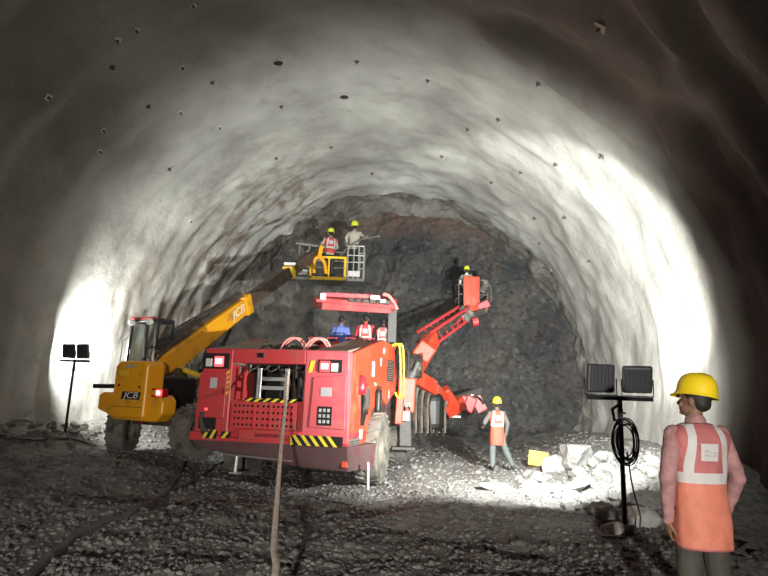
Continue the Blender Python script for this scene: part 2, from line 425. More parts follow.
# ------------------------------------------------------------------ floodlight stands
def lamp_stand(P, aim, power, label, npole_h, lampw, cfg, gap=.47):
    # cfg: per lamp (heading offset, pitch, None or (cone, blend))
    """P: foot on the floor; aim: heading (radians, 0 = +Y)"""
    t = empty('floodlight_stand', P, -aim, label, 'floodlight')
    MB().tube([(0, 0, 0.0), (0, 0, npole_h - .36)], .03, 10).build('pole', 'black_metal', t)
    MB().bb(-.42, .42, -.03, .03, npole_h - .42, npole_h - .37).build('crossbar', 'black_metal', t, bevel=.006)
    MB().bb(-.34, .02, -.14, .14, 0, .03).bb(-.02, .3, -.03, .03, 0, .03).build('foot', 'lamp_housing', t, bevel=.006)
    b = MB().box((0, 0, npole_h * .72), (.05, .05, .1)).tube([(0, 0, npole_h * .72), (.07, 0, npole_h * .72)], .012, 6); b.build('clamp', 'black_metal', t)
    for sx, pw, (hd, pitch, spot) in zip((-1, 1), power, cfg):
        cx = sx * gap / 2; h = lampw; z0 = npole_h - .33 + .0
        rot = Matrix.Rotation(R(hd), 3, 'Z') @ Matrix.Rotation(R(pitch), 3, 'X')
        c = Vector((cx, 0, z0 + h / 2))
        m = MB()
        m.box(c, (h, .07, h), rot)
        lh = m.build('lamp_housing', 'lamp_housing', t, bevel=.035, seg=3)
        m = MB()
        for k in range(7): m.box(c + rot @ Vector((-h * .38 + h * .76 * k / 6, -.045, 0)), (.012, .012, h * .72), rot)
        m.build('cooling_fin', 'lamp_housing', lh)
        MB().box(c + rot @ Vector((0, .037, 0)), (h * .84, .004, h * .84), rot).build('lens', 'lamp_glass', lh)
        m = MB(); m.tube([c + Vector((-h / 2 - .02, 0, 0)), c + Vector((-h / 2 - .02, 0, -h / 2 - .03)), c + Vector((h / 2 + .02, 0, -h / 2 - .03)), c + Vector((h / 2 + .02, 0, 0))], .009, 6)
        m.build('bracket', 'black_metal', lh)
        if spot:
            l = bpy.data.lights.new('floodlight', 'SPOT'); l.spot_size = R(spot[0]); l.spot_blend = spot[1]; l.shadow_soft_size = .03
        else:
            l = bpy.data.lights.new('floodlight', 'AREA'); l.shape = 'SQUARE'; l.size = h * .8; l.spread = R(180)
        l.energy = pw; l.color = LAMP_COL
        o = bpy.data.objects.new('floodlight', l); C.objects.link(o)
        Mw = root_matrix(t); p = Mw @ (c + rot @ Vector((0, .085, 0))); d = Mw.to_3x3() @ (rot @ Vector((0, 1, 0)))
        o.location = p; o.rotation_euler = d.to_track_quat('-Z', 'Y').to_euler()
    return t
PR = onfloor(*(at(625, 525, 7.5).xy))
stR = lamp_stand(PR, R(0), LAMP_POWER[0], 'tall black floodlight stand with two square lamps beside the worker at the right', 2.03 - PR.z, .365, ((2, 8, (128, .9)), (-15, 22, (60, .3))))
PL = onfloor(*(at(66, 425, 14.4).xy))
stL = lamp_stand(PL, R(12), LAMP_POWER[1], 'small floodlight stand with twin lamps against the bright left wall', at(75, 345, 14.4).z - PL.z, .36, ((0, 10, None), (-6, 10, None)), gap=.39)
# ------------------------------------------------------------------ machine materials
DUST = (.23, .20, .17)
mat('red_paint', (.50, .045, .05), .42, dirt=(.30, .10, .085), dirt_amt=.35, dscale=2.2)
mat('orange_red_paint', (.62, .06, .025), .42, dirt=(.50, .15, .09), dirt_amt=.3, dscale=2.2)
mat('pink_panel', (.62, .10, .12), .38, dirt=(.46, .16, .15), dirt_amt=.4, dscale=3)
mat('dusty_hood', (.34, .22, .18), .8, dirt=(.30, .25, .20), dirt_amt=.9, dscale=2.5)
mat('yellow_paint', (.90, .40, .012), .38, dirt=(.34, .18, .04), dirt_amt=.25, dscale=2.0)
mat('rail_yellow', (.85, .55, .03), .4, dirt=(.45, .30, .08), dirt_amt=.3, dscale=4)
mat('belly_red', (.13, .025, .03), .7, dirt=(.10, .065, .065), dirt_amt=.9, dscale=3)
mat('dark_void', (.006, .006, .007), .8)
mat('engine_metal', (.09, .085, .08), .5, .5, var=.4, vscale=9)
mat('dark_steel', (.05, .042, .038), .55, .2, dirt=DUST, dirt_amt=.4, dscale=5)
mat('boom_steel', (.075, .05, .035), .5, .2, dirt=(.16, .12, .09), dirt_amt=.5, dscale=3)
mat('grey_steel', (.19, .19, .185), .5, .3, dirt=(.2, .18, .16), dirt_amt=.3, dscale=6)
mat('post_grey', (.085, .083, .08), .6, dirt=(.12, .11, .095), dirt_amt=.5, dscale=6)
mat('aluminium', (.62, .61, .58), .35, .6)
mat('pale_wood', (.85, .70, .58), .8, var=.2, vscale=10)
mat('tyre', (.035, .033, .03), .9, dirt=(.20, .18, .155), dirt_amt=.9, dscale=3.5, bump=.3)
mat('rim_paint', (.10, .075, .055), .6, dirt=DUST, dirt_amt=.8, dscale=4)
mat('hose_rubber', (.02, .018, .016), .6, dirt=(.11, .09, .075), dirt_amt=.6, dscale=5)
mat('pink_hose', (.62, .22, .20), .5)
mat('white_sticker', (.72, .70, .68), .5, var=.15, vscale=60)
mat('grey_sticker', (.42, .40, .40), .5, var=.3, vscale=50)
mat('dark_lettering', (.16, .012, .02), .5)
mat('white_lettering', (.80, .78, .74), .5)
mat('black_paint', (.012, .012, .012), .45)
mat('stripe_yellow', (.78, .58, .04), .45, dirt=(.35, .25, .06), dirt_amt=.3, dscale=6)
mat('tail_red', (.8, .03, .03), .3, emit=(1, .09, .10), estr=2.2)
mat('tail_core', (1, .6, .6), .3, emit=(1, .62, .60), estr=9)
mat('red_lens', (.42, .01, .015), .25)
mat('clear_lens', (.6, .6, .55), .2)
mat('cab_glass', (.75, .8, .78), .05, trans=1.0)
mat('extinguisher_red', (.7, .02, .03), .3)
mat('concrete_rock', (.40, .385, .355), .9, var=.25, vscale=4, bump=.6, bscale=14)
mat('dark_rock', (.13, .125, .11), .85, var=.35, vscale=5, bump=.6, bscale=14)
mat('muck_rock', (.15, .14, .125), .85, var=.5, vscale=6, bump=.5, bscale=16)

def stripes(name, parent, p0, p1, z0, z1, y, n, base=True, slant=.6, axis='X'):
    """hazard strip on a plane y=const between x p0..p1: black backing, slanted yellow bars"""
    b = MB().bb(p0, p1, y - .006, y + .004, z0, z1).build(name, 'black_paint', parent)
    m = MB(); w = (p1 - p0) / n; h = z1 - z0
    for k in range(n):
        x = p0 + w * k; sl = slant * w
        a, bq, cq, d = x + sl, x + sl + w * .45, x + w * .45, x
        cl = lambda q: min(max(q, p0), p1)
        m.add([(cl(a), y - .009, z1), (cl(bq), y - .009, z1), (cl(cq), y - .009, z0), (cl(d), y - .009, z0)], [(0, 1, 2, 3)])
    m.build('yellow_bars', 'stripe_yellow', b)
    return b
def wheel(name, parent, c, rad, wid, out=1, lugs=22, rimr=.52, rot=None):
    """tyre round the local X axis; out = side (+1/-1) on which the rim shows"""
    h = wid / 2; c = Vector(c)
    prof = [(rad * rimr, -h * .75), (rad * .62, -h * .95), (rad * .82, -h), (rad * .94, -h * .92), (rad * .965, -h * .7), (rad * .97, 0), (rad * .965, h * .7), (rad * .94, h * .92), (rad * .82, h), (rad * .62, h * .95), (rad * rimr, h * .75), (rad * rimr, -h * .75)]
    m = MB(); m.lathe(prof, (0, 0, 0), 'X', 40)
    for k in range(lugs):
        for sd in (-1, 1):
            a = 2 * math.pi * (k + (.5 if sd > 0 else 0)) / lugs
            q = Matrix.Rotation(a, 3, 'X') @ Matrix.Rotation(sd * .45, 3, 'Z')
            m.box(Matrix.Rotation(a, 3, 'X') @ Vector((sd * h * .52, 0, rad * .975)), (h * .95, rad * .1, rad * .075), q)
    mt = Matrix.Translation(c) @ (rot.to_4x4() if rot is not None else Matrix())
    m.xf(mt); w_ = m.build(name, 'tyre', parent, smooth=False)
    r = MB(); o = out
    r.lathe([(rad * rimr, -h * .7), (rad * rimr, h * .7 * o if o > 0 else h * .7), (rad * .46, h * .62), (rad * .40, h * .25), (rad * .2, h * .2), (rad * .19, h * .45), (0.001, h * .47)] if o > 0 else
            [(rad * rimr, h * .7), (rad * rimr, -h * .7), (rad * .46, -h * .62), (rad * .40, -h * .25), (rad * .2, -h * .2), (rad * .19, -h * .45), (0.001, -h * .47)], (0, 0, 0), 'X', 28)
    for k in range(10):
        a = 2 * math.pi * k / 10
        r.tube([(o * h * .2, rad * .31 * math.cos(a), rad * .31 * math.sin(a)), (o * h * .34, rad * .31 * math.cos(a), rad * .31 * math.sin(a))], rad * .028, 6)
    r.xf(mt); r.build('rim', 'rim_paint', w_)
    return w_

# ================================================================== drilling jumbo (seen from the rear right)
JH = R(13.0)
J = empty('drilling_jumbo', (-2.17, 11.15, -.2), -JH, 'red drilling rig with hazard striped bumper and two booms at the rock face', 'drilling rig')
JM = root_matrix(J); JMi = JM.inverted()
def RP(px, py, y=0.0):           # pixel -> point of the local plane y
    o = JMi @ CAM; d = JMi.to_3x3() @ ray(px, py); t = (y - o.y) / d.y; p = o + d * t; return p.x, p.z
def SP(px, py, x=1.57):          # pixel -> point (y, z) of the local plane x
    o = JMi @ CAM; d = JMi.to_3x3() @ ray(px, py); t = (x - o.x) / d.x; p = o + d * t; return p.y, p.z
XL, XR = RP(197, 400)[0], RP(350, 400)[0]
ZT = RP(270, 349)[1]; ZB = RP(270, 441)[1]
ox0, oz1 = RP(233, 363); ox1 = RP(305, 363)[0]; oz0 = RP(270, 398)[1]
gx0, gx1 = RP(232, 410)[0], RP(297, 410)[0]; gz1 = RP(265, 402)[1]; gz0 = RP(265, 429)[1]
#print('jumbo', XL, XR, ZT, ZB, ox0, ox1, oz0, oz1, gx0, gx1, gz0, gz1)
# --- rear body: two side blocks, top beam, shelf below the opening
ch = .06
MB().prism([(XL + .10, ZT), (ox0, ZT), (ox0, ZB), (XL, ZB), (XL - .02, ZB + .5)], 0, 1.3).build('rear_body', 'red_paint', J, bevel=.03)
MB().bb(ox0 - .01, ox1 + .01, 0.0, .35, oz1, ZT).build('top_beam', 'red_paint', J, bevel=.02)
MB().prism([(ox1, ZT), (XR - .05, ZT - .02), (XR, ZB + .2), (XR, ZB), (ox1, ZB)], 0, 1.3).build('rear_body', 'pink_panel', J, bevel=.03)
MB().bb(ox0 - .01, ox1 + .01, .07, 1.0, ZB, gz1 + .03).build('lower_body', 'red_paint', J, bevel=.01)
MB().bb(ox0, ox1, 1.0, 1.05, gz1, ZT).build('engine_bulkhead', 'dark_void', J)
# engine bits behind the opening
m = MB()
for i, (px, py, r_, l_) in enumerate([(296, 372, .05, .5), (300, 385, .06, .4), (283, 380, .04, .3), (303, 395, .03, .2), (240, 366, .03, .2), (250, 366, .035, .25)]):
    x, z = RP(px, py, .3); m.tube([(x, .32, z - .12), (x, .32, z + .1), (x + .05, .55, z + .16)], r_, 10)
m.build('engine_pipe', 'engine_metal', J); m = MB()
m.lathe([(.02, 0), (.16, 0), (.17, .05), (.17, .3), (.14, .34), (.02, .34)], (ox1 - .42, .55, oz0 + .12), 'Y', 20)
m.build('pump', 'engine_metal', J)
for k in range(5): MB().bb(ox0 + .75 + k * .13, ox0 + .80 + k * .13, .6, .7, oz0 + .02, oz1 - .04).build('engine_rib', 'engine_metal', J)
m = MB()
for k in range(6):
    x0 = ox0 + .15 + .22 * k
    m.tube(bez((x0, .3, oz1 - .03), (x0 + .05, .2, oz1 - .15 - .03 * (k % 3)), (x0 + .2, .25, oz1 - .12), (x0 + .26, .3, oz1 - .02), 10), .018, 6)
for k in range(5):
    x0 = ox1 - .45 + .09 * k
    m.tube(bez((x0, .35, oz1 - .02), (x0 - .06, .15, oz1 - .3), (x0 + .08, .12, oz0 + .3), (x0 + .02, .3, oz0 + .02), 12), .02, 6)
m.build('engine_hose', 'hose_rubber', J)
# ladder-like aluminium guard in the opening
(lx0, lz1), (lx1, _) = RP(258, 368, -.05), RP(290, 368, -.05); lz0 = RP(270, 399, -.05)[1]
m = MB(); m.bb(lx0, lx0 + .09, -.06, -.02, lz0, lz1).bb(lx1 - .09, lx1, -.06, -.02, lz0 + .0, lz1)
for k, zz in enumerate((RP(270, 379, -.05)[1], RP(270, 388, -.05)[1])): m.bb(lx0, lx1, -.055, -.03, zz - .035, zz + .035)
m.build('ladder', 'aluminium', J, bevel=.008)
# hazard stripes round the opening
stripes('hazard_strip', J, RP(245, 400)[0], RP(297, 400)[0], gz1 + .0, gz1 + .07, -.0, 6)
m = MB(); xs = ox0 - .12
MB().bb(xs, ox0 - .04, -.006, .0, oz0, oz1 - .15).build('hazard_strip', 'red_paint', J)
for k in range(5):
    z = oz0 + (oz1 - .15 - oz0) * k / 5
    m.add([(xs, -.009, z), (ox0 - .04, -.009, z + .07), (ox0 - .04, -.009, z + .12), (xs, -.009, z + .06)], [(0, 1, 2, 3)])
m.build('hazard_bars', 'stripe_yellow', J)
(yx, yz) = RP(311, 366); MB().add([(yx - .05, -.012, yz - .12), (yx + .03, -.012, yz - .12), (yx + .09, -.012, yz + .1), (yx, -.012, yz + .1)], [(0, 1, 2, 3)]).build('warning_plate', 'stripe_yellow', J)
# --- perforated grille
gw = gx1 - gx0; gh = gz1 - .01 - gz0
cols = [.05, .115, .18, .245, .31, .40, .49, .56, .645, .715, .785, .855, .92]
ex = [0] + [(a + b) / 2 for a, b in zip(cols, cols[1:])] + [1]; rws = [.13, .37, .61, .85]; ez = [0, .25, .49, .73, 1]
m = MB()
for u, xa, xb in zip(cols, ex, ex[1:]):
    for v_, za, zb in zip(rws, ez, ez[1:]):
        X = lambda t: gx0 + gw * t
        Z = lambda t: gz0 + gh * t
        o8 = [(X(xa), Z(za)), (X(u), Z(za)), (X(xb), Z(za)), (X(xb), Z(v_)), (X(xb), Z(zb)), (X(u), Z(zb)), (X(xa), Z(zb)), (X(xa), Z(v_))]
        i8 = [(X(u) + .027 * math.cos(R(225 + 45 * k)), Z(v_) + .027 * math.sin(R(225 + 45 * k))) for k in range(8)]
        m.add([(x, -.004, z) for x, z in o8 + i8], [(k, (k + 1) % 8, 8 + (k + 1) % 8, 8 + k) for k in range(8)])
g = m.build('grille', 'red_paint', J); bm = bmesh.new(); bm.from_mesh(g.data); bmesh.ops.remove_doubles(bm, verts=bm.verts, dist=.0005); bm.to_mesh(g.data); bm.free()
md = g.modifiers.new('thick', 'SOLIDIFY'); md.thickness = .012
MB().bb(gx0, gx1, .03, .06, gz0, gz1 - .01).build('grille_backing', 'dark_void', g)
for u in (.352, .602): MB().bb(gx0 + gw * u - .008, gx0 + gw * u + .008, -.016, -.004, gz0, gz1 - .02).build('grille_seam', 'red_paint', g)
# --- name bar and lettering on the bumper
bx0, bz1 = RP(238, 430, -.05); bx1, bz0 = RP(300, 440, -.05)
nb = MB().bb(bx0, bx1, -.06, .1, ZB - .02, gz0 - .01).build('name_bar', 'red_paint', J, bevel=.03)
text('lettering', 'SANDVIK', .088, nb, 'dark_lettering', Matrix.Translation(((bx0 + bx1) / 2 - .02, -.064, (ZB - .02 + gz0) / 2)) @ Matrix.Rotation(R(90), 4, 'X'), .002, .004, sx=1.35)
# --- left door, sticker, light bay
d0, dz1 = RP(201, 372, -.01); d1, dz0 = RP(224, 418, -.01)
dl = MB().prism([(d0, dz1), (d1 - .03, dz1), (d1, dz1 - .05), (d1, dz0), (d0 - .02, dz0)], -.035, .0).build('door_panel', 'red_paint', J, bevel=.012)
sx, sz = RP(214.5, 383); MB().bb(sx - .07, sx + .07, -.045, -.036, sz - .1, sz + .1).build('sticker', 'grey_sticker', dl)
MB().tube([(d1 - .05, -.036, dz1 - .3), (d1 - .05, -.055, dz1 - .3), (d1 - .05, -.055, dz1 - .42), (d1 - .05, -.036, dz1 - .42)], .008, 6).build('door_handle', 'black_metal', dl)
def light_bay(px0, py0, px1, py1, rx, ry, wx, lit='tail_core'):
    x0, z1 = RP(px0, py0); x1, z0 = RP(px1, py1)
    b = MB().bb(x0, x1, -.02, .0, z0, z1).build('light_bay', 'dark_void', J, bevel=.008)
    x, z = RP(rx, ry)
    MB().bb(x - .10, x + .10, -.055, -.02, z - .1, z + .1).build('tail_light', 'tail_red', b, bevel=.02)
    MB().bb(x - .065, x + .065, -.06, -.05, z - .045, z + .05).build('lit_bulb', lit, b, bevel=.01)
    x, z = RP(wx, ry + 1)
    MB().bb(x - .07, x + .07, -.05, -.02, z - .08, z + .08).build('reversing_lamp', 'clear_lens', b, bevel=.015)
light_bay(204, 353, 229, 369, 220, 361.5, 210)
light_bay(319, 359.5, 342, 373, 325.5, 366.5, 335)
# --- small lamp in the top beam
x, z = RP(261, 355); MB().bb(x - .07, x + .07, -.02, 0, z - .05, z + .04).build('beam_lamp', 'black_metal', J, bevel=.01)
# hose tangle at the lower left corner
x, z = RP(207, 417)
MB().bb(x - .16, x + .2, -.02, .0, z - .22, z + .16).build('hose_bay', 'dark_void', J, bevel=.02)
m = MB()
for k in range(7):
    a = random.random()
    m.tube(bez((x - .15 + a * .2, -.01, z + .1), (x - .3 * a, -.18, z - .05), (x + .2 * a, -.16, z - .3), (x - .1 + .12 * k / 2, -.04, z - .28 - .05 * a), 12), .02, 6)
m.build('coiled_hose', 'hose_rubber', J)
x, z = RP(207, 409); MB().bb(x - .03, x + .03, -.045, -.02, z - .02, z + .02).build('marker_lamp', 'tail_red', J)
# --- right pink door panel with round box and socket plate
q = [RP(312, 377), RP(346, 374), RP(346, 429), RP(309, 426)]
dp = MB().prism([RP(314, 377), RP(347, 375), RP(345, 430), RP(309, 427)], -.03, 0).build('door_panel', 'pink_panel', J, bevel=.012)
x, z = RP(327, 392); MB().bb(x - .11, x + .1, -.04, -.03, z - .08, z + .08).build('sticker', 'grey_sticker', dp)
x, z = RP(325, 416); pl = MB().bb(x - .14, x + .14, -.04, -.03, z - .17, z + .17).build('socket_plate', 'black_paint', dp, bevel=.01)
m = MB()
for i in range(3):
    for k in range(3): m.bb(x - .11 + .08 * i, x - .06 + .08 * i, -.052, -.04, z - .13 + .1 * k, z - .07 + .1 * k)
m.build('socket', 'grey_sticker', pl, bevel=.006)
# --- bumper with hazard strips and the belly below it
bt = RP(270, 429)[1]
m = MB().prism([(XL - .03, ZB + .12), (bx0, ZB + .02), (XR + .02, ZB + .02), (XR + .02, ZB - .03), (XL - .05, ZB - .05)], -.10, .5); bm_ = m.build('bumper', 'red_paint', J, bevel=.02)
x0, z0 = RP(205, 424, -.1); x1, _ = RP(230, 430, -.1)
stripes('hazard_strip', J, RP(203, 428, -.1)[0], RP(217, 430, -.1)[0], ZB + .0, ZB + .16, -.108, 2)
stripes('hazard_strip', J, RP(222, 428, -.1)[0], RP(230, 430, -.1)[0], ZB + .02, ZB + .14, -.108, 1)
stripes('hazard_strip', J, RP(291, 433, -.1)[0], RP(343, 437, -.1)[0], ZB - .04, ZB + .14, -.108, 6, slant=-.9)
# belly: narrowing wedge
zl = ZB - .03
vs = [(XL - .05, -.10, zl), (XR + .02, -.10, zl), (XR + .25, 1.2, zl), (XL - .05, 1.6, zl),
      (XL + .25, -.02, zl - .16), (XR - .9, .1, zl - .42), (XR + .0, .1, zl - .45), (XR + .22, 1.1, zl - .45), (XL + .5, 1.6, zl - .3)]
MB().add(vs, [(0, 1, 2, 3), (0, 4, 5, 6, 1), (1, 6, 7, 2), (4, 8, 7, 6, 5), (0, 3, 8, 4), (3, 2, 7, 8)]).build('belly_plate', 'belly_red', J, bevel=.015)
# --- rear jack beam with posts
a = Vector((*RP(224, 454, -.2), 0)); b = Vector((*RP(292, 461, -.2), 0))
MB().beam((a.x, -.2, a.y), (b.x, -.2, b.y), .05, .035).build('jack_beam', 'grey_steel', J, bevel=.008)
x, z = RP(237, 456, -.2); x2, z2 = RP(235, 472, -.2)
MB().tube([(x, -.2, z), (x2, -.2, z2)], .03, 10).bb(x2 - .1, x2 + .1, -.25, -.15, z2 - .03, z2).build('jack_post', 'aluminium', J)
x, z = RP(368, 462, .35); x2, z2 = RP(368, 490, .35)
MB().tube([(x, .35, z), (x2, .35, z2)], .03, 10).build('jack_post', 'aluminium', J)

# --- main body forward of the rear: side wall outline in the side plane (y, z)
side = [SP(351, 352), SP(372, 343), SP(380, 340), SP(391, 346), SP(393, 372), SP(392, 392), (3.1, 1.62), (2.75, 1.75), (2.2, 1.72), (1.7, 1.45), (1.32, .95), (1.15, .45), (.02, .5), (0, ZB)]
side = [(max(0.0, y), z) for y, z in side]
MB().prism(side, XR - .12, XR, 'X').build('side_panel', 'orange_red_paint', J, bevel=.02)
MB().prism([(y, max(z, ZB)) for y, z in side], XL, XL + .12, 'X').build('side_panel', 'red_paint', J, bevel=.02)
MB().bb(XL + .12, XR - .12, 1.3, 4.2, .75, 2.3).build('chassis', 'dark_steel', J)
# things on the right side: recess with extinguisher, stickers, vent, louvre
(y0, z1), (y1, z0) = SP(361, 379), SP(376, 424)
rc = MB().prism([(.72, SP(365, 383)[1]), (1.2, SP(374, 386)[1]), (1.3, SP(375, 408)[1]), (1.05, SP(371, 424)[1]), (.8, SP(367, 424)[1])], XR - .01, XR + .012, 'X').build('side_recess', 'dark_void', J)
m = MB(); y_, z_ = SP(371, 400); m.lathe([(.005, -.28), (.07, -.28), (.075, -.2), (.075, .15), (.05, .22), (.02, .25), (.02, .3)], (XR + .06, y_, z_), 'Z', 14); e = m.build('extinguisher', 'black_paint', rc, smooth=True)
MB().tube(bez((XR + .06, y_, z_ + .3), (XR + .12, y_ + .15, z_ + .32), (XR + .12, y_ + .2, z_), (XR + .08, y_ + .1, z_ - .2), 10), .014, 6).build('extinguisher_hose', 'hose_rubber', e)
y_, z_ = SP(354, 388); MB().lathe([(.005, -.12), (.1, -.12), (.11, 0), (.1, .2), (.05, .25), (.005, .26)], (XR + .02, y_ + .1, z_), 'Z', 14).build('cylinder_bottle', 'extinguisher_red', rc, smooth=True)
m = MB()
for k in range(5):
    yk = .8 + .09 * k; m.tube(bez((XR + .02, yk, z_ + .05), (XR + .1, yk + .1, z_ - .1), (XR + .07, yk - .1, z_ - .35), (XR + .02, yk + .1, z_ - .5), 10), .018, 6)
m.build('recess_hose', 'hose_rubber', rc)
for (px, py, hy, hz, mm) in ((369, 369, .10, .16, 'white_sticker'), (377, 362, .05, .09, 'white_sticker'), (380, 351, .09, .07, 'grey_sticker'), (371, 384, .06, .03, 'white_sticker'), (385, 394, .06, .10, 'grey_sticker'), (356, 434, .10, .09, 'white_sticker'), (367, 430, .05, .07, 'white_sticker')):
    y_, z_ = SP(px, py); MB().bb(XR, XR + .008, y_ - hy, y_ + hy, z_ - hz, z_ + hz).build('sticker', mm, J)
y_, z_ = SP(386, 372); m = MB().bb(XR, XR + .03, y_ - .28, y_ + .32, z_ - .22, z_ + .28); v_ = m.build('vent', 'dark_void', J, bevel=.01)
m = MB()
for k in range(9): m.box((XR + .035, y_, z_ - .18 + .052 * k), (.02, .56, .022), Matrix.Rotation(.5, 3, 'Y'))
m.build('vent_louvre', 'grey_steel', v_)
y_, z_ = SP(360, 445); v_ = MB().bb(XR, XR + .02, .05, .75, z_ - .15, z_ + .17).build('step_plate', 'grey_steel', J, bevel=.01)
m = MB()
for k in range(6): m.bb(XR + .02, XR + .04, .08, .72, z_ - .13 + .05 * k, z_ - .115 + .05 * k)
m.build('step_tread', 'dark_steel', v_)
# fender band and yellow handrails
def wpt(px, py, Y): return at(px, py, Y)
for dx, dd in ((0, 0), (3.2, .25)):
    pts = [wpt(392 + dx, 346, 14.2 + dd), wpt(396 + dx, 344, 14.25 + dd), wpt(400 + dx, 350, 14.3 + dd), wpt(400.5 + dx, 392, 14.3 + dd), wpt(397.5 + dx, 397, 14.25 + dd), wpt(395 + dx, 392, 14.2 + dd)]
    MB().tube(spline(pts, 5), .028, 8).build('handrail', 'rail_yellow', J, world=True)
# wheels
RW = .72
wheel('wheel', J, (XR - .02, 1.95, RW + .02), RW, .5, 1)
wheel('wheel', J, (XL + .22, 1.95, RW + .02), RW, .5, -1)
wheel('wheel', J, (XR - .15, 5.6, RW + .05), RW, .5, 1)
wheel('wheel', J, (XL + .35, 5.6, RW + .05), RW, .5, -1)
MB().tube([(XL + .3, 1.95, RW + .02), (XR - .2, 1.95, RW + .02)], .16, 12).build('axle', 'dark_steel', J)
# --- hood: sloping dusty covers either side of a dark hose well
zt = ZT - .01
def hood(xa, xb, y1, za, zb, nm, mt):
    MB().add([(xa, .02, zt), (xb, .02, zt), (xb, y1, zb), (xa, y1, za), (xa, .02, zt - .3), (xb, .02, zt - .3), (xb, y1, zt - .3), (xa, y1, zt - .3)],
             [(0, 1, 2, 3), (7, 6, 5, 4), (0, 4, 5, 1), (1, 5, 6, 2), (2, 6, 7, 3), (3, 7, 4, 0)]).build(nm, mt, J, bevel=.02)
hx0 = RP(240, 348)[0]; hx1 = RP(312, 350)[0]
hood(XL + .08, hx0, 2.6, zt + .46, zt + .46, 'hood_cover', 'dusty_hood')
hood(hx1, XR - .10, 3.0, zt + .56, zt + .48, 'hood_cover', 'dusty_hood')
MB().bb(hx0, hx1, .36, 2.6, zt - .3, zt - .06).build('hose_well', 'dark_void', J)
m = MB()
for k in range(16):
    x0 = hx0 + .12 + (hx1 - hx0 - .2) * random.random(); yy = .5 + random.random() * 1.6
    m.tube(bez((x0, yy, zt - .1), (x0 - .1, yy, zt + .28), (x0 + .15, yy + .25, zt + .26), (x0 + .1, yy + .4, zt - .08), 10), .028, 6)
m.build('well_hose', 'hose_rubber', J)
for c in (293, 317):
    x, z = RP(c, 349, .6)
    for o_ in (0, .1):
        MB().tube(bez((x - .30, .6 + o_, zt - .05), (x - .2 + o_, .6, zt + .42), (x + .12 + o_, .75, zt + .42), (x + .22, .8 + o_, zt - .05), 14), .022, 8).build('hose_hoop', 'pink_hose', J)
# rear deck wall and platform
dy = 2.7
MB().bb(hx0 + .3, XR - .3, dy, dy + .08, zt, zt + .44).build('deck_wall', 'red_paint', J, bevel=.01)
MB().bb(XL + .3, XR - .05, dy + .08, 6.2, 2.10, 2.19).build('platform', 'dark_steel', J)
for k in range(4):
    x = hx0 + .45 + k * .45; MB().tube([(x, 2.6, zt + .3), (x, 2.6, zt + .52), (x + .22, 2.62, zt + .52), (x + .22, 2.62, zt + .3)], .02, 6).build('grab_rail', 'red_paint', J)

# --- canopy with folded arms
cy = 14.6
cv = MB()
top = [at(316, 294, cy), at(394, 295, cy + .3), at(396, 300, cy - .6), at(318, 303, cy - .9)]
A = [at(313, 297.5, cy - .2), at(320, 293, cy + .9), at(390, 293.5, cy + 1.1), at(397, 298, cy + .2), at(392, 303, cy - .8), at(322, 299, cy - .9)]
vs = [v + Vector((0, 0, 0)) for v in A] + [v + Vector((0, 0, -.26)) for v in A]
MB().add(vs, [(0, 1, 2, 3, 4, 5), (11, 10, 9, 8, 7, 6)] + [(i, (i + 1) % 6, 6 + (i + 1) % 6, 6 + i) for i in range(6)]).build('canopy', 'red_paint', J, world=True, bevel=.03)
MB().beam(at(316, 300, cy - .85), at(395, 307, cy - .75), .16, .12).build('canopy_arm', 'red_paint', J, world=True, bevel=.02)
MB().beam(at(322, 294.5, cy - 1.0), at(378, 297, cy - .95), .12, .1).build('canopy_arm', 'pink_panel', J, world=True, bevel=.02)
m = MB()
for k in range(6): m.box(at(352 + k * 7, 300.5 + k * .5, cy - .9), (.13, .14, .08))
m.build('canopy_joint', 'engine_metal', J, world=True)
m = MB().box(at(323, 296.5, cy - 1.05), (.14, .1, .16)).box(at(375, 297.5, cy - 1.05), (.24, .1, .10)).box(at(383, 301, cy - 1.05), (.14, .1, .08)); m.build('canopy_lamp', 'white_sticker', J, world=True, bevel=.02)
MB().beam(at(392.5, 306, cy), at(391.5, 350, cy), .22, .18, (0, 1, 0)).build('canopy_post', 'post_grey', J, world=True, bevel=.02)
MB().tube(spline([at(383, 294, cy - .6), at(389, 296, cy - .6), at(394, 303, cy - .5), at(397, 309, cy - .4)], 5), .045, 8).build('canopy_brace', 'pink_hose', J, world=True)
# --- front chassis, jack, seat post
MB().bb(-.75, 1.05, 4.2, 6.9, .5, 1.6).build('front_chassis', 'dark_steel', J, bevel=.04)
MB().beam(at(407, 378, 15.4), at(405, 412, 15.4), .45, .5, (0, 1, 0)).build('front_guard', 'orange_red_paint', J, world=True, bevel=.03)
MB().beam(at(400, 396, 15.2), at(398, 424, 15.2), .2, .5, (0, 1, 0)).build('front_guard', 'orange_red_paint', J, world=True, bevel=.03)
MB().beam(at(406, 402, 15.2), at(405, 421, 15.2), .22, .1, (0, 1, 0)).build('guard_mesh', 'grey_steel', J, world=True)
MB().beam(at(405, 420, 15.5), at(405, 446, 15.5), .3, .3, (0, 1, 0)).box(at(403, 448, 15.5), (.6, .5, .08)).build('front_jack', 'post_grey', J, world=True, bevel=.02)
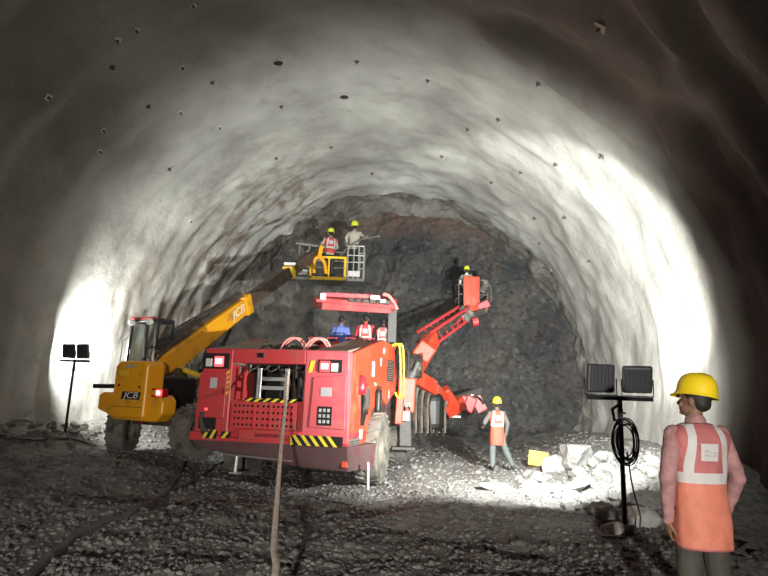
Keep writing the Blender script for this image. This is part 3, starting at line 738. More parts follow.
# articulated joint
m = MB(); m.lathe([(.02, -.25), (.32, -.25), (.34, -.2), (.34, .2), (.32, .25), (.02, .25)], at(413, 366, 16.4), 'X', 20)
m.tube([at(404, 392, 16.2), at(416, 362, 16.4)], .12, 10); m.tube([at(410, 398, 16.3), at(420, 366, 16.4)], .08, 10)
m.build('boom_bracket', 'dark_steel', J, world=True)
m = MB().tube([at(405, 385, 15.9), at(414, 372, 15.9)], .1, 10).tube([at(414, 372, 15.9), at(418, 362, 15.9)], .055, 10); m.build('hydraulic_cylinder', 'grey_steel', J, world=True)
MB().tube(spline([at(398, 352, 15.2), at(407, 350, 15.2), at(409, 366, 15.3), at(404, 386, 15.2), at(398, 388, 15.2)], 5), .05, 6).build('hose_bundle', 'hose_rubber', J, world=True)
# --- basket boom (upper)
b1 = MB().beam(at(411, 372, 16.5), at(433, 338, 17.7), .42, .5, (0, 0, 1), .36, .46).build('basket_boom', 'orange_red_paint', J, world=True, bevel=.03)
MB().box(at(424, 352, 16.9), (.55, .4, .5), Matrix.Rotation(.6, 3, 'Y')).build('boom_knuckle', 'orange_red_paint', b1, world=True, bevel=.05)
m = MB()
pa, pb = at(424, 340, 17.5), at(464, 313, 19.4)
for ox, oz in ((-.2, .24), (.2, .24), (-.2, -.22), (.2, -.22)): m.beam(pa + Vector((ox, 0, oz)), pb + Vector((ox * .9, 0, oz * .9)), .08, .08)
for k in range(7):
    t0, t1 = k / 7, (k + 1) / 7; a_ = pa.lerp(pb, t0); c_ = pa.lerp(pb, t1)
    m.tube([a_ + Vector((-.2, -.02, .24)), c_ + Vector((-.2, -.02, -.22))], .022, 6)
    m.tube([a_ + Vector((.2, -.02, .24)), c_ + Vector((.2, -.02, -.22))], .022, 6)
m.build('boom_frame', 'red_paint', b1, world=True)
MB().beam(pa, pb + Vector((0, .2, 0)), .26, .22).build('inner_boom', 'red_paint', b1, world=True, bevel=.02)
m = MB()
for k in range(3): m.tube(spline([pa + Vector((.05 * k - .25, -.25, -.1 + .1 * k)), pa.lerp(pb, .4) + Vector((0, -.3, -.18 + .08 * k)), pb + Vector((0, -.25, .02 * k))], 8), .028, 6)
m.build('boom_hose', 'hose_rubber', b1, world=True)
m = MB().box(at(464, 315, 19.5), (.5, .6, .42), Matrix.Rotation(.5, 3, 'Y')).tube([at(462, 319, 19.3), at(486, 311, 19.6)], .13, 10); m.build('boom_head', 'dark_steel', b1, world=True, bevel=.03)
# man basket
by = 19.8
bl, br = at(463, 307, by), at(481, 307, by)
bk_ = MB()
bk_.beam(at(471.5, 276.5, by), at(471.5, 308.5, by), .56, .06, (0, 1, 0)).build('basket_front', 'orange_red_paint', J, world=True, bevel=.02)
fl = at(473, 309, by)
MB().box(fl + Vector((0, .45, 0)), (1.05, .95, .06)).build('basket_floor', 'dark_steel', J, world=True)
m = MB()
zt_ = at(473, 280, by).z
for x_, y_ in ((-.5, 0), (.5, 0), (-.5, .9), (.5, .9)):
    m.tube([fl + Vector((x_, y_, 0)), Vector((fl.x + x_, fl.y + y_, zt_))], .03, 8)
for z_ in (zt_, (zt_ + fl.z) / 2):
    c4 = [Vector((fl.x + x_, fl.y + y_, z_)) for x_, y_ in ((-.5, 0), (.5, 0), (.5, .9), (-.5, .9), (-.5, 0))]
    m.tube(c4, .028, 6)
m.build('basket_rail', 'dark_steel', J, world=True)
MB().bb(-.012, .012, -.01, 0, -.5, .5).xf(Matrix.Translation(at(478.5, 292, by - .05))).build('basket_edge', 'red_paint', J, world=True)
MB().beam(at(468, 311, by - .2), at(487, 309, by - .1), .2, .32, (0, 0, 1), .14, .2).build('basket_bracket', 'orange_red_paint', J, world=True, bevel=.04)
m = MB().tube([at(472, 322, by - .3), at(478, 321, by - .3)], .16, 12); m.build('rotation_motor', 'red_paint', J, world=True, bevel=.02)
m = MB().box(at(484, 288, by + .1), (.22, .3, .42), Matrix.Rotation(.5, 3, 'Y')).tube(spline([at(482, 283, by), at(490, 286, by), at(491, 300, by), at(484, 306, by)], 6), .035, 6); m.build('control_box', 'dark_steel', J, world=True, bevel=.02)
MB().box(at(483.5, 305.5, by - .15), (.42, .2, .26), Matrix.Rotation(-.5, 3, 'Y')).build('basket_bumper', 'pink_panel', J, world=True, bevel=.05)
for dx in (-.2, .0, .2): MB().bb(dx - .015, dx + .015, -.02, 0, -.48, .48).xf(Matrix.Translation(at(471.5, 292.5, by - .04))).build('basket_stiffener', 'red_paint', J, world=True)
# --- drill boom (lower)
pts = [at(412, 376, 16.4), at(432, 388, 17.2), at(446, 401, 17.9), at(456, 409, 18.3)]
b2 = MB().beam(pts[0], pts[1], .36, .42).build('drill_boom', 'orange_red_paint', J, world=True, bevel=.03)
MB().beam(pts[1] + Vector((.05, 0, -.03)), pts[2], .26, .32).build('boom_extension', 'orange_red_paint', b2, world=True, bevel=.02)
MB().beam(pts[2] + Vector((-.15, 0, .3)), pts[3] + Vector((.0, 0, -.1)), .36, .5, (1, 0, .3)).build('boom_knuckle', 'orange_red_paint', b2, world=True, bevel=.05)
MB().beam(at(452, 411, 18.2), at(461, 401, 18.5), .3, .34).build('feed_bracket', 'orange_red_paint', b2, world=True, bevel=.03)
MB().tube([at(424, 375, 16.8), at(432, 383, 17.1), at(439, 393, 17.4)], .07, 8).build('hydraulic_cylinder', 'black_metal', b2, world=True)
fd = MB().beam(at(448, 402, 18.3), at(480, 390, 20.5), .16, .2).build('feed_beam', 'grey_steel', b2, world=True, bevel=.01)
MB().box(at(469, 404, 18.9), (.36, .4, .5), Matrix.Rotation(.4, 3, 'Y')).box(at(465, 399, 18.9), (.3, .3, .22)).build('drill_drifter', 'red_paint', fd, world=True, bevel=.04)
MB().box(at(479, 404, 19.0), (.34, .1, .52), Matrix.Rotation(-.5, 3, 'Y')).build('drill_plate', 'pink_panel', fd, world=True, bevel=.02)
MB().tube(bez(at(468, 400, 18.8), at(472, 394, 18.8), at(480, 396, 18.8), at(484, 404, 18.8), 10), .04, 6).build('drill_hose', 'hose_rubber', fd, world=True)
m = MB().box(at(472, 396, 18.9), (.1, .1, .1)).box(at(478, 398, 18.9), (.12, .1, .08)).box(at(455, 416.5, 18.2), (.34, .1, .06)); m.build('drill_fittings', 'white_sticker', fd, world=True)
# hanging hoses under the booms
hb = []
for k in range(20):
    x0 = 408 + k * 1.95; yb = 16.2 + .06 * k + .1 * (k % 3)
    zg = at(x0, 436 - (k % 3) * 3, yb)
    pts = [at(x0 + 2, 384 + k * .9, yb), at(x0 - 2 + (k % 3) * 2, 400 + k * .4, yb), at(x0 + (k % 3) - 1, 420, yb), zg]
    MB().tube(spline(pts, 6), .026 + .012 * (k % 3), 6).build('hanging_hose', ('hose_rubber', 'rim_paint', 'boom_steel')[k % 3], J, world=True)
MB().box(at(424, 412, 17.3), (1.15, .6, 1.15)).build('front_axle_housing', 'black_paint', J, world=True, bevel=.25, seg=4)

# ================================================================== telehandler
TH = R(26.0)
rp = at(131, 425, 13.35)
T = empty('telehandler', (-5.85 + .0, 13.35, .06), -TH, 'yellow telescopic handler beside the left wall, boom raised to a man platform', 'telehandler')
TM = root_matrix(T); TMi = TM.inverted()
def TR_(px, py, y=0.0):
    o = TMi @ CAM; d = TMi.to_3x3() @ ray(px, py); t = (y - o.y) / d.y; p = o + d * t; return p.x, p.z
def TS_(px, py, x):
    o = TMi @ CAM; d = TMi.to_3x3() @ ray(px, py); t = (x - o.x) / d.x; p = o + d * t; return p.y, p.z
tx0 = TR_(98, 400)[0]; tx1 = TR_(163, 400)[0]
#print('tele', tx0, tx1, TR_(120, 361), TR_(150, 361), TR_(130, 425), TR_(100, 392), TR_(100, 420), TR_(160, 393))
# counterweight: wide low body + tall left hump
ztop = TR_(130, 361)[1]; zmid = TR_(130, 394)[1]; zlow = TR_(130, 421)[1]
hx_0, hx_1 = TR_(116, 380)[0], TR_(149, 380)[0]
MB().prism([(tx0, zmid - .02), (tx0 + .12, zmid + .03), (tx1 - .12, zmid + .0), (tx1, zmid - .12), (tx1, zlow + .18), (tx1 - .2, zlow), (hx_0 + .05, zlow + .02), (hx_0 - .25, zlow + .15), (tx0, zlow + .22)], 0, .42).build('counterweight', 'yellow_paint', T, bevel=.05, seg=3)
hp = MB(); y0, y1 = 0, 2.6
vs = []
for x, z in ((hx_0, zlow + .06), (hx_0 + .02, ztop - .12), (hx_0 + .12, ztop), (hx_1 - .08, ztop), (hx_1, ztop - .1), (hx_1, zlow + .06)): vs.append((x, -.07, z))
n = len(vs); vs += [(x, .45, z + (.0 if z < 1.5 else .02)) for x, y, z in vs]
hp.add(vs, [tuple(range(n)), tuple(range(2 * n - 1, n - 1, -1))] + [(i, (i + 1) % n, n + (i + 1) % n, n + i) for i in range(n)])
hp.build('engine_cover', 'yellow_paint', T, bevel=.06, seg=3)
MB().bb(hx_0 + .12, hx_1 - .02, .4, 1.5, zlow + .3, ztop - .3).build('engine_bay', 'black_paint', T, bevel=.05)
MB().bb(hx_0 + .06, hx_1 - .06, -.078, -.068, zlow + .3, zlow + .312).build('cover_seam', 'boom_steel', T)
lx, lz = TR_(130.5, 395.5, -.08)
bg = MB().add([(lx - .30, -.076, lz - .085), (lx + .27, -.076, lz - .085), (lx + .30, -.076, lz + .085), (lx - .27, -.076, lz + .085)], [(0, 1, 2, 3)]).build('badge', 'black_paint', T)
text('lettering', 'JCB', .20, bg, 'white_lettering', Matrix.Translation((lx, -.082, lz)) @ Matrix.Rotation(R(90), 4, 'X'), .002, .0, .2, 1.45)
for (px, py) in ((119, 385), (139.5, 387), (141, 423)):
    x, z = TR_(px, py, -.08); MB().bb(x - .03, x + .03, -.09, -.075, z - .03, z + .03).build('reflector', 'red_lens', T, bevel=.008)
x, z = TR_(161, 393, -.02); lb = MB().bb(x - .26, x + .1, -.06, .1, z - .09, z + .09).build('light_bar', 'red_lens', T, bevel=.02)
MB().bb(x - .1, x + .08, -.09, -.06, z - .07, z + .07).build('tail_light', 'tail_red', lb, bevel=.02)
MB().bb(x - .05, x + .04, -.1, -.085, z - .04, z + .04).build('lit_bulb', 'tail_core', lb, bevel=.01)
MB().bb(x - .23, x - .13, -.075, -.06, z - .05, z + .05).build('turn_light', 'yellow_paint', lb, bevel=.02)
x, z = TR_(124, 373, -.06); MB().bb(x - .1, x + .16, -.085, -.075, z - .05, z + .05).build('sticker', 'rail_yellow', T)
x, z = TR_(130, 366, -.06); MB().bb(x - .1, x + .18, -.085, -.072, z - .03, z + .03).build('sticker', 'grey_sticker', T)
# wheels, chassis
wheel('wheel', T, (tx0 + .08, .75, .60), .60, .42, 1, rot=Matrix.Rotation(R(27), 3, 'Z'))
wheel('wheel', T, (tx1 + .3, .75, .62), .62, .42, 1)
wheel('wheel', T, (tx0 + .0, 3.9, .60), .60, .42, -1)
wheel('wheel', T, (tx1 + .3, 3.7, .62), .62, .42, 1)
MB().bb(tx0 + .6, tx1 - .1, .5, 4.4, .72, 1.1).build('chassis', 'boom_steel', T, bevel=.04)
MB().bb(hx_1 + .35, tx1 + .45, 1.2, 3.0, .7, 1.55).build('side_tank', 'black_paint', T, bevel=.06)
# mirror / light arm at the left
a = Vector((TR_(94, 386, .2)[0], .2, TR_(94, 386, .2)[1])); MB().beam(a, (hx_0 + .1, .3, a.z + .02), .09, .1).build('lamp_arm', 'black_paint', T, bevel=.015)
# cab on the left of the boom
cy0, cy1 = .9, 1.5
cz0, cz1 = ztop - .15, TR_(150, 321, cy0)[1]
cx0, cx1 = TR_(128, 340, cy0)[0], TR_(157, 340, cy0)[0]
m = MB()
tp = .06
for x, y in ((cx0, cy0), (cx1, cy0), (cx0, cy1), (cx1, cy1)):
    m.beam((x, y, cz0 - .6), (x + (tp if x == cx0 else -tp), y + (.02 if y == cy0 else -.1), cz1), .08, .08, (0, 1, 0))
cabf = m.build('cab_frame', 'black_paint', T, bevel=.012)
MB().bb(cx0 + .02, cx1 - .02, cy0 - .05, cy1 - .05, cz1 - .03, cz1 + .08).build('cab_roof', 'black_paint', T, bevel=.03)
MB().bb(cx0 + .08, cx1 - .04, cy0 - .07, cy0 - .02, cz1 + .04, cz1 + .10).build('roof_edge', 'red_paint', T, bevel=.01)
for x in (cx0 + .2, cx1 - .18):
    MB().lathe([(.001, -.08), (.05, -.08), (.075, 0), (.075, .05), (.001, .05)], (x, cy0 - .12, cz1 - .04), 'Y', 14).build('cab_lamp', 'clear_lens', T)
MB().bb(cx0 + .06, cx1 - .06, cy0 + .0, cy0 + .012, cz0, cz1 - .04).build('rear_window', 'cab_glass', T)
MB().bb(cx0 + .0, cx0 + .012, cy0 + .06, cy1 - .06, cz0, cz1 - .06).build('side_window', 'cab_glass', T)
seat = MB().bb(cx0 + .35, cx0 + .8, cy0 + .45, cy0 + .9, cz0 - .5, cz0 - .35).bb(cx0 + .38, cx0 + .77, cy0 + .4, cy0 + .5, cz0 - .4, cz0 + .3).build('seat', 'black_paint', T, bevel=.05, seg=3)
MB().lathe([(.001, -.07), (.11, -.06), (.15, 0), (.11, .06), (.001, .07)], (cx0 + .48, cy0 + .45, cz0 + .58), 'Y', 16).tube([(cx0 + .5, cy0 + .45, cz0 + .2), (cx0 + .5, cy0 + .45, cz0 + .5)], .04, 8).build('headrest', 'black_paint', seat)
MB().lathe([(.15, -.012), (.17, 0), (.15, .012), (.13, 0), (.15, -.012)], (cx0 + .55, cy1 - .45, cz0 + .2), 'Y', 20).build('steering_wheel', 'black_paint', T)
MB().tube([(cx0 - .03, cy0 - .05, cz0 - .1), (cx0 - .14, cy0 - .05, cz0 + .1), (cx0 - .12, cy0 - .05, cz1 - .5), (cx0, cy0 - .02, cz1 - .4)], .014, 6).build('grab_rail', 'black_paint', T)
# boom
def off(p, px=0, pz=0): return p + Vector((px, 0, pz))
q0, q1 = at(160, 367, 14.35), at(244, 304, 18.0)
o_ = MB().beam(q0, q1, .42, .62, (0, 0, 1), .40, .50).build('main_boom', 'yellow_paint', T, world=True, bevel=.04)
dq = (q1 - q0).normalized(); rq = dq.cross(Vector((0, 0, 1))).normalized(); uq = rq.cross(dq)
MB().beam(q1 - dq * .25, q1 + dq * .12, .5, .62).build('boom_collar', 'yellow_paint', o_, world=True, bevel=.04)
MB().beam(q0 + uq * .38 + rq * -.05, q1 + uq * .36 - dq * .2, .3, .12).build('boom_hose_tray', 'boom_steel', o_, world=True, bevel=.02)
m = MB()
for k in range(4): m.tube(spline([q0 + uq * .5 + rq * (.06 * k - .2), q0.lerp(q1, .3) + uq * (.52 + .04 * (k % 2)) + rq * (.07 * k - .2), q0.lerp(q1, .6) + uq * .44 + rq * (.06 * k - .2), q1 + uq * .38 + rq * (.05 * k - .15)], 6), .025, 6)
m.tube(spline([at(150, 366, 14.0), at(164, 352, 14.2), at(176, 342, 14.5), at(190, 334, 15.2)], 6), .03, 6)
m.build('boom_hose', 'dark_steel', o_, world=True)
# lettering on the boom side facing us
sd = q0.lerp(q1, .83) + rq * .215
mm = Matrix((( *dq, 0), (*uq, 0), (*rq, 0), (0, 0, 0, 1))).transposed(); mm.translation = sd + uq * .02
bmt = TMi @ mm
text('lettering', 'JCB', .36, o_, 'white_lettering', bmt, .004, .0, .2, 1.35)
qs = at(318, 252, 20.5)
MB().beam(q1, qs, .32, .42, (0, 0, 1), .26, .34).build('inner_boom', 'boom_steel', o_, world=True, bevel=.02)
cm = q1.lerp(qs, .58)
MB().beam(cm - dq * .12, cm + dq * .1, .38, .46).build('boom_collar', 'rail_yellow', o_, world=True, bevel=.03)
MB().box(cm + Vector((0, 0, .27)), (.4, .2, .1)).build('collar_bracket', 'white_sticker', o_, world=True, bevel=.02)
MB().tube([at(203, 372, 15.6), at(222, 345, 16.9)], .1, 10).tube([at(222, 345, 16.9), at(230, 330, 17.6)], .06, 8).build('lift_cylinder', 'black_metal', T, world=True)
MB().beam(at(168, 372, 14.6), at(185, 398, 14.9), .5, .9, (0, 1, 0)).build('boom_pivot', 'black_paint', T, world=True, bevel=.08)
MB().beam(at(183, 370, 14.9), at(199, 376, 15.3), .16, .12).build('pivot_bracket', 'rail_yellow', T, world=True, bevel=.02)
# man platform at the boom head
Y0 = 20.3
fl_ = [at(309, 277, Y0), at(346, 277, Y0)]
fz = at(330, 278, Y0).z; xl, xr = at(309, 277, Y0).x, at(346, 277, Y0).x; xr2 = at(363, 277, Y0).x
pf = MB().bb(xl - .5, xr2 + .05, Y0 + .02, Y0 + 1.1, fz - .08, fz + .02).build('platform_floor', 'grey_steel', T, world=True)
zt2 = at(330, 257, Y0).z
m = MB(); cs = .05
m.bb(xl, xl + .09, Y0 - .05, Y0 + .03, fz - .05, zt2).bb(xr - .09, xr, Y0 - .05, Y0 + .03, fz - .05, zt2)
m.bb(xl, xr, Y0 - .05, Y0 + .03, fz - .08, fz + .04).bb(xl, xr, Y0 - .05, Y0 + .03, zt2 - .06, zt2 + .02)
m.bb((xl + xr) / 2, (xl + xr) / 2 + .06, Y0 - .04, Y0 + .02, fz, zt2)
m.build('platform_gate', 'rail_yellow', T, world=True, bevel=.01)
m = MB().tube(spline([at(314, 273, Y0 - .1), at(314, 262, Y0 - .1), at(318, 257, Y0 - .1), at(324, 262, Y0 - .1), at(326, 274, Y0 - .1)], 6), .07, 8).beam(at(319, 258, Y0 - .1), at(322, 246, Y0 - .05), .14, .1, (0, 1, 0))
m.build('boom_head', 'yellow_paint', T, world=True, bevel=.01)
m = MB()
zr = at(355, 246, Y0).z
for px in (347, 353, 358, 363): 
    for yy in (Y0, Y0 + 1.0): m.tube([Vector((at(px, 277, Y0).x, yy, fz)), Vector((at(px, 277, Y0).x, yy, zr))], .022, 6)
for zz in (zr, (zr + fz) / 2, zr - .35):
    m.tube([Vector((xr, Y0, zz)), Vector((xr2, Y0, zz)), Vector((xr2, Y0 + 1.0, zz)), Vector((xl - .3, Y0 + 1.0, zz))], .02, 6)
m.build('platform_rail', 'aluminium', T, world=True)
MB().box(Vector((at(354, 275, Y0).x, Y0 - .03, at(354, 274, Y0).z)), (.42, .04, .2)).build('toe_board', 'white_sticker', T, world=True)
MB().box(Vector((at(302, 275, Y0).x, Y0, at(302, 272, Y0).z)), (.4, .3, .12)).build('platform_bracket', 'white_sticker', T, world=True)
m = MB().tube([at(296, 243, Y0), at(326, 247, Y0 + .2)], .05, 6).tube([at(300, 243.5, Y0), at(299, 256, Y0)], .03, 6).tube([at(310, 246, Y0), at(308, 254, Y0)], .03, 6); m.build('platform_boom_pipe', 'grey_steel', T, world=True)
# long drill rod / lance held against the rock (a tool of its own)
tag(MB().tube([at(340, 256, Y0 + .2), at(349, 246, Y0 + .3), at(362, 239, Y0 + .3), at(380, 236, Y0 + .4)], .03, 6).build('charging_pole', 'grey_steel'), 'long thin grey charging pole held out from the platform towards the rock', 'pole')
# ================================================================== people
mat('skin', (.20, .105, .065), .55)
mat('hair', (.012, .010, .009), .7)
mat('eye_white', (.6, .58, .55), .3)
mat('helmet_yellow', (.80, .58, .015), .35, var=.06, vscale=6)
mat('helmet_lime', (.62, .72, .04), .35)
mat('vest_orange', (.80, .20, .10), .75, var=.12, vscale=9, bump=.25, bscale=9)
mat('vest_pink', (.60, .15, .12), .75, var=.15, vscale=9, bump=.25, bscale=9)
mat('vest_red', (.62, .06, .07), .75)
mat('vest_silver', (.72, .70, .66), .45)
mat('shirt_pink', (.33, .165, .16), .8, var=.25, vscale=12, bump=.4, bscale=10)
mat('shirt_grey', (.11, .107, .107), .8)
mat('shirt_beige', (.42, .38, .33), .8)
mat('shirt_blue', (.10, .14, .38), .8)
mat('shirt_dark', (.03, .03, .035), .8)
mat('trousers_olive', (.05, .045, .036), .85, var=.2, vscale=6, bump=.3, bscale=8)
mat('trousers_grey', (.11, .125, .125), .85)
mat('trousers_dark', (.035, .04, .04), .85)
mat('boot_black', (.02, .018, .016), .6)

def ell(m, c, r, n=14, k=10, q=None):
    prof = []
    vs = []; fs = []; c = Vector(c)
    for i in range(k + 1):
        a = math.pi * i / k - math.pi / 2
        for j in range(n):
            b = 2 * math.pi * j / n
            v = Vector((r[0] * math.cos(a) * math.cos(b), r[1] * math.cos(a) * math.sin(b), r[2] * math.sin(a)))
            if i in (0, k): v = Vector((1e-4 * math.cos(b), 1e-4 * math.sin(b), r[2] * math.sin(a)))
            if q is not None: v = q @ v
            vs.append(v + c)
    for i in range(k):
        for j in range(n): fs.append((i * n + j, i * n + (j + 1) % n, (i + 1) * n + (j + 1) % n, (i + 1) * n + j))
    fs.append(tuple(range(n - 1, -1, -1))); fs.append(tuple(k * n + j for j in range(n)))
    return m.add(vs, fs)
def cap(m, a, b, ra, rb, n=12):
    a, b = Vector(a), Vector(b); d = (b - a); L = d.length; d.normalize()
    q = Vector((0, 0, 1)).rotation_difference(d).to_matrix(); prof = []
    for i in range(6): t = math.pi / 2 * i / 5; prof.append((max(1e-4, ra * math.sin(t)), -ra * math.cos(t)))
    for i in range(6): t = math.pi / 2 * i / 5; prof.append((max(1e-4, rb * math.cos(t)), L + rb * math.sin(t)))
    k = len(prof); base = len(m.v)
    m.lathe(prof, a, 'Z', n, q)
    m.f.append(tuple(base + j for j in range(n - 1, -1, -1))); m.f.append(tuple(base + (k - 1) * n + j for j in range(n)))
    return m
def loft(m, rings, n=28, close=True, wob=0, seed=0):
    """rings: (z, rx, ry, cx, cy)"""
    base = len(m.v); vs = []
    for z, rx, ry, cx, cy in rings:
        for j in range(n):
            a = 2 * math.pi * j / n; ca, sa = math.cos(a), math.sin(a)
            e = .8; X = math.copysign(abs(ca) ** e, ca); Y = math.copysign(abs(sa) ** e, sa)
            w_ = 1 + (wob * noise.noise(Vector((ca * 2.2, sa * 2.2 + seed, z * 4.5))) if wob else 0)
            vs.append((cx + rx * X * w_, cy + ry * Y * w_, z))
    fs = [(i * n + j, i * n + (j + 1) % n, (i + 1) * n + (j + 1) % n, (i + 1) * n + j) for i in range(len(rings) - 1) for j in range(n)]
    if close: fs.append(tuple(range(n - 1, -1, -1))); k = (len(rings) - 1) * n; fs.append(tuple(k + j for j in range(n)))
    return m.add(vs, fs)
def interp(rings, step=.02):
    out = []
    for a, b in zip(rings[:-1], rings[1:]):
        k = max(1, int(abs(b[0] - a[0]) / step))
        for i in range(k):
            t = i / k; t2 = t
            out.append(tuple(a[q] + (b[q] - a[q]) * t2 for q in range(5)))
    out.append(rings[-1]); return out
def voxel(m, name, material, parent, vox, smooth_it=4, noise_amt=0.0, nscale=6.0):
    me = bpy.data.meshes.new(name); me.from_pydata(m.v, [], m.f); me.update()
    bm = bmesh.new(); bm.from_mesh(me); bmesh.ops.recalc_face_normals(bm, faces=bm.faces); bm.to_mesh(me); bm.free()
    t = bpy.data.objects.new('tmp', me)
    rm = t.modifiers.new('r', 'REMESH'); rm.mode = 'VOXEL'; rm.voxel_size = vox; rm.use_smooth_shade = True
    sm = t.modifiers.new('s', 'SMOOTH'); sm.factor = .5; sm.iterations = smooth_it
    out = baked(t)
    if noise_amt:
        for v in out.vertices:
            n_ = v.normal; c = v.co
            v.co = c + n_ * noise_amt * (noise.noise(Vector((c.x * nscale, c.y * nscale, c.z * nscale * .8))) + .5 * noise.noise(c * nscale * 2.3))
    out.name = name
    return link(name, out, material, parent, smooth=True)

TORSO = [(.86, .150, .100, 0, 0), (.95, .160, .108, 0, 0), (1.05, .148, .098, 0, .005), (1.15, .145, .095, 0, .005), (1.28, .168, .110, 0, 0), (1.38, .178, .108, 0, -.01), (1.43, .150, .085, 0, -.012), (1.47, .085, .062, 0, -.01)]
def hand(m, wrist, d, side, palm, curl=.35, s=1.0):
    """d: forearm direction; palm: direction the palm faces; five separate fingers"""
    d = Vector(d).normalized(); palm = (Vector(palm) - d * Vector(palm).dot(d)).normalized(); across = d.cross(palm) * side
    w0 = Vector(wrist); k0 = w0 + d * .085 * s
    cap(m, w0, w0 + d * .02, .026 * s, .028 * s)
    q = Matrix((across, palm, d)).transposed()
    ell(m, w0 + d * .055 * s, (.042 * s, .017 * s, .050 * s), q=q)
    for i, L in enumerate((.070, .080, .074, .058)):
        b = k0 + across * (.030 - .020 * i) * s - d * .004 * abs(i - 1)
        p = b; dd = d.copy(); r = (.0088 - .0006 * i) * s
        for j, f in enumerate((.45, .31, .24)):
            ang = curl * (j + .6); v = (d * math.cos(ang) + palm * math.sin(ang))
            e = p + v * L * f * s; cap(m, p, e, r * (1 - .08 * j), r * (.92 - .08 * j), 8); p = e
    b = w0 + d * .025 * s + across * .028 * s
    v1 = (d * .75 + across * .62 + palm * .25).normalized(); e = b + v1 * .042 * s; cap(m, b, e, .0115 * s, .010 * s, 8)
    v2 = (d * .92 + across * .25 + palm * .35).normalized(); cap(m, e, e + v2 * .032 * s, .0098 * s, .0085 * s, 8)

VM = {}
def vest_mat(cols, hem, patch):
    """one fabric with sewn reflective tape: lower colour, yoke colour, silver, back patch"""
    key = (cols, hem, patch)
    if key in VM: return VM[key]
    m = bpy.data.materials.new('vest_fabric'); m.use_nodes = True; nt = m.node_tree; b = nt.nodes['Principled BSDF']
    tc = nt.nodes.new('ShaderNodeTexCoord'); V = tc.outputs['Object']; sp = nt.nodes.new('ShaderNodeSeparateXYZ'); nt.links.new(V, sp.inputs[0])
    X = mth(nt, 'ABSOLUTE', sp.outputs[0]); Z = sp.outputs[2]; Y = sp.outputs[1]
    rng = lambda v, a, c: mth(nt, 'MULTIPLY', mth(nt, 'GREATER_THAN', v, a), mth(nt, 'LESS_THAN', v, c))
    base = mixc(nt, mth(nt, 'GREATER_THAN', Z, 1.12), VC[cols[0]], VC[cols[1]])
    base = mixc(nt, mth(nt, 'LESS_THAN', Z, hem + .012), base, VC[cols[1]])
    n_ = ramp(nt, noisef(nt, V, 9, 5), .3, .7, .85, 1.12)
    sc = nt.nodes.new('ShaderNodeVectorMath'); sc.operation = 'SCALE'; nt.links.new(base, sc.inputs[0]); nt.links.new(n_, sc.inputs['Scale'])
    # the tape narrows towards the shoulders' outside
    xx = mth(nt, 'SUBTRACT', X, mth(nt, 'MULTIPLY', mth(nt, 'MAXIMUM', mth(nt, 'SUBTRACT', Z, 1.2), 0.0), -.12))
    tape = mth(nt, 'MAXIMUM', rng(Z, 1.085, 1.155), mth(nt, 'MULTIPLY', mth(nt, 'GREATER_THAN', Z, 1.12), rng(xx, .105, .160)))
    f = tape
    if patch: f = mth(nt, 'MAXIMUM', f, mth(nt, 'MULTIPLY', mth(nt, 'LESS_THAN', Y, 0), mth(nt, 'MULTIPLY', mth(nt, 'LESS_THAN', X, .062), rng(Z, 1.235, 1.35))))
    nt.links.new(mixc(nt, f, sc.outputs[0], VC['vest_silver']), b.inputs['Base Color']); b.inputs['Roughness'].default_value = .7
    bp = nn(nt, 'ShaderNodeBump', Strength=.5, Distance=.03); nt.links.new(noisef(nt, V, 7, 6), bp.inputs['Height']); nt.links.new(bp.outputs[0], b.inputs['Normal'])
    VM[key] = m; return m
VC = {'vest_far': (.45, .085, .05), 'vest_worn': (.56, .175, .11), 'vest_faded': (.42, .125, .12), 'vest_orange': (.74, .20, .11), 'vest_pink': (.52, .13, .11), 'vest_red': (.62, .06, .07), 'vest_silver': (.52, .49, .47)}
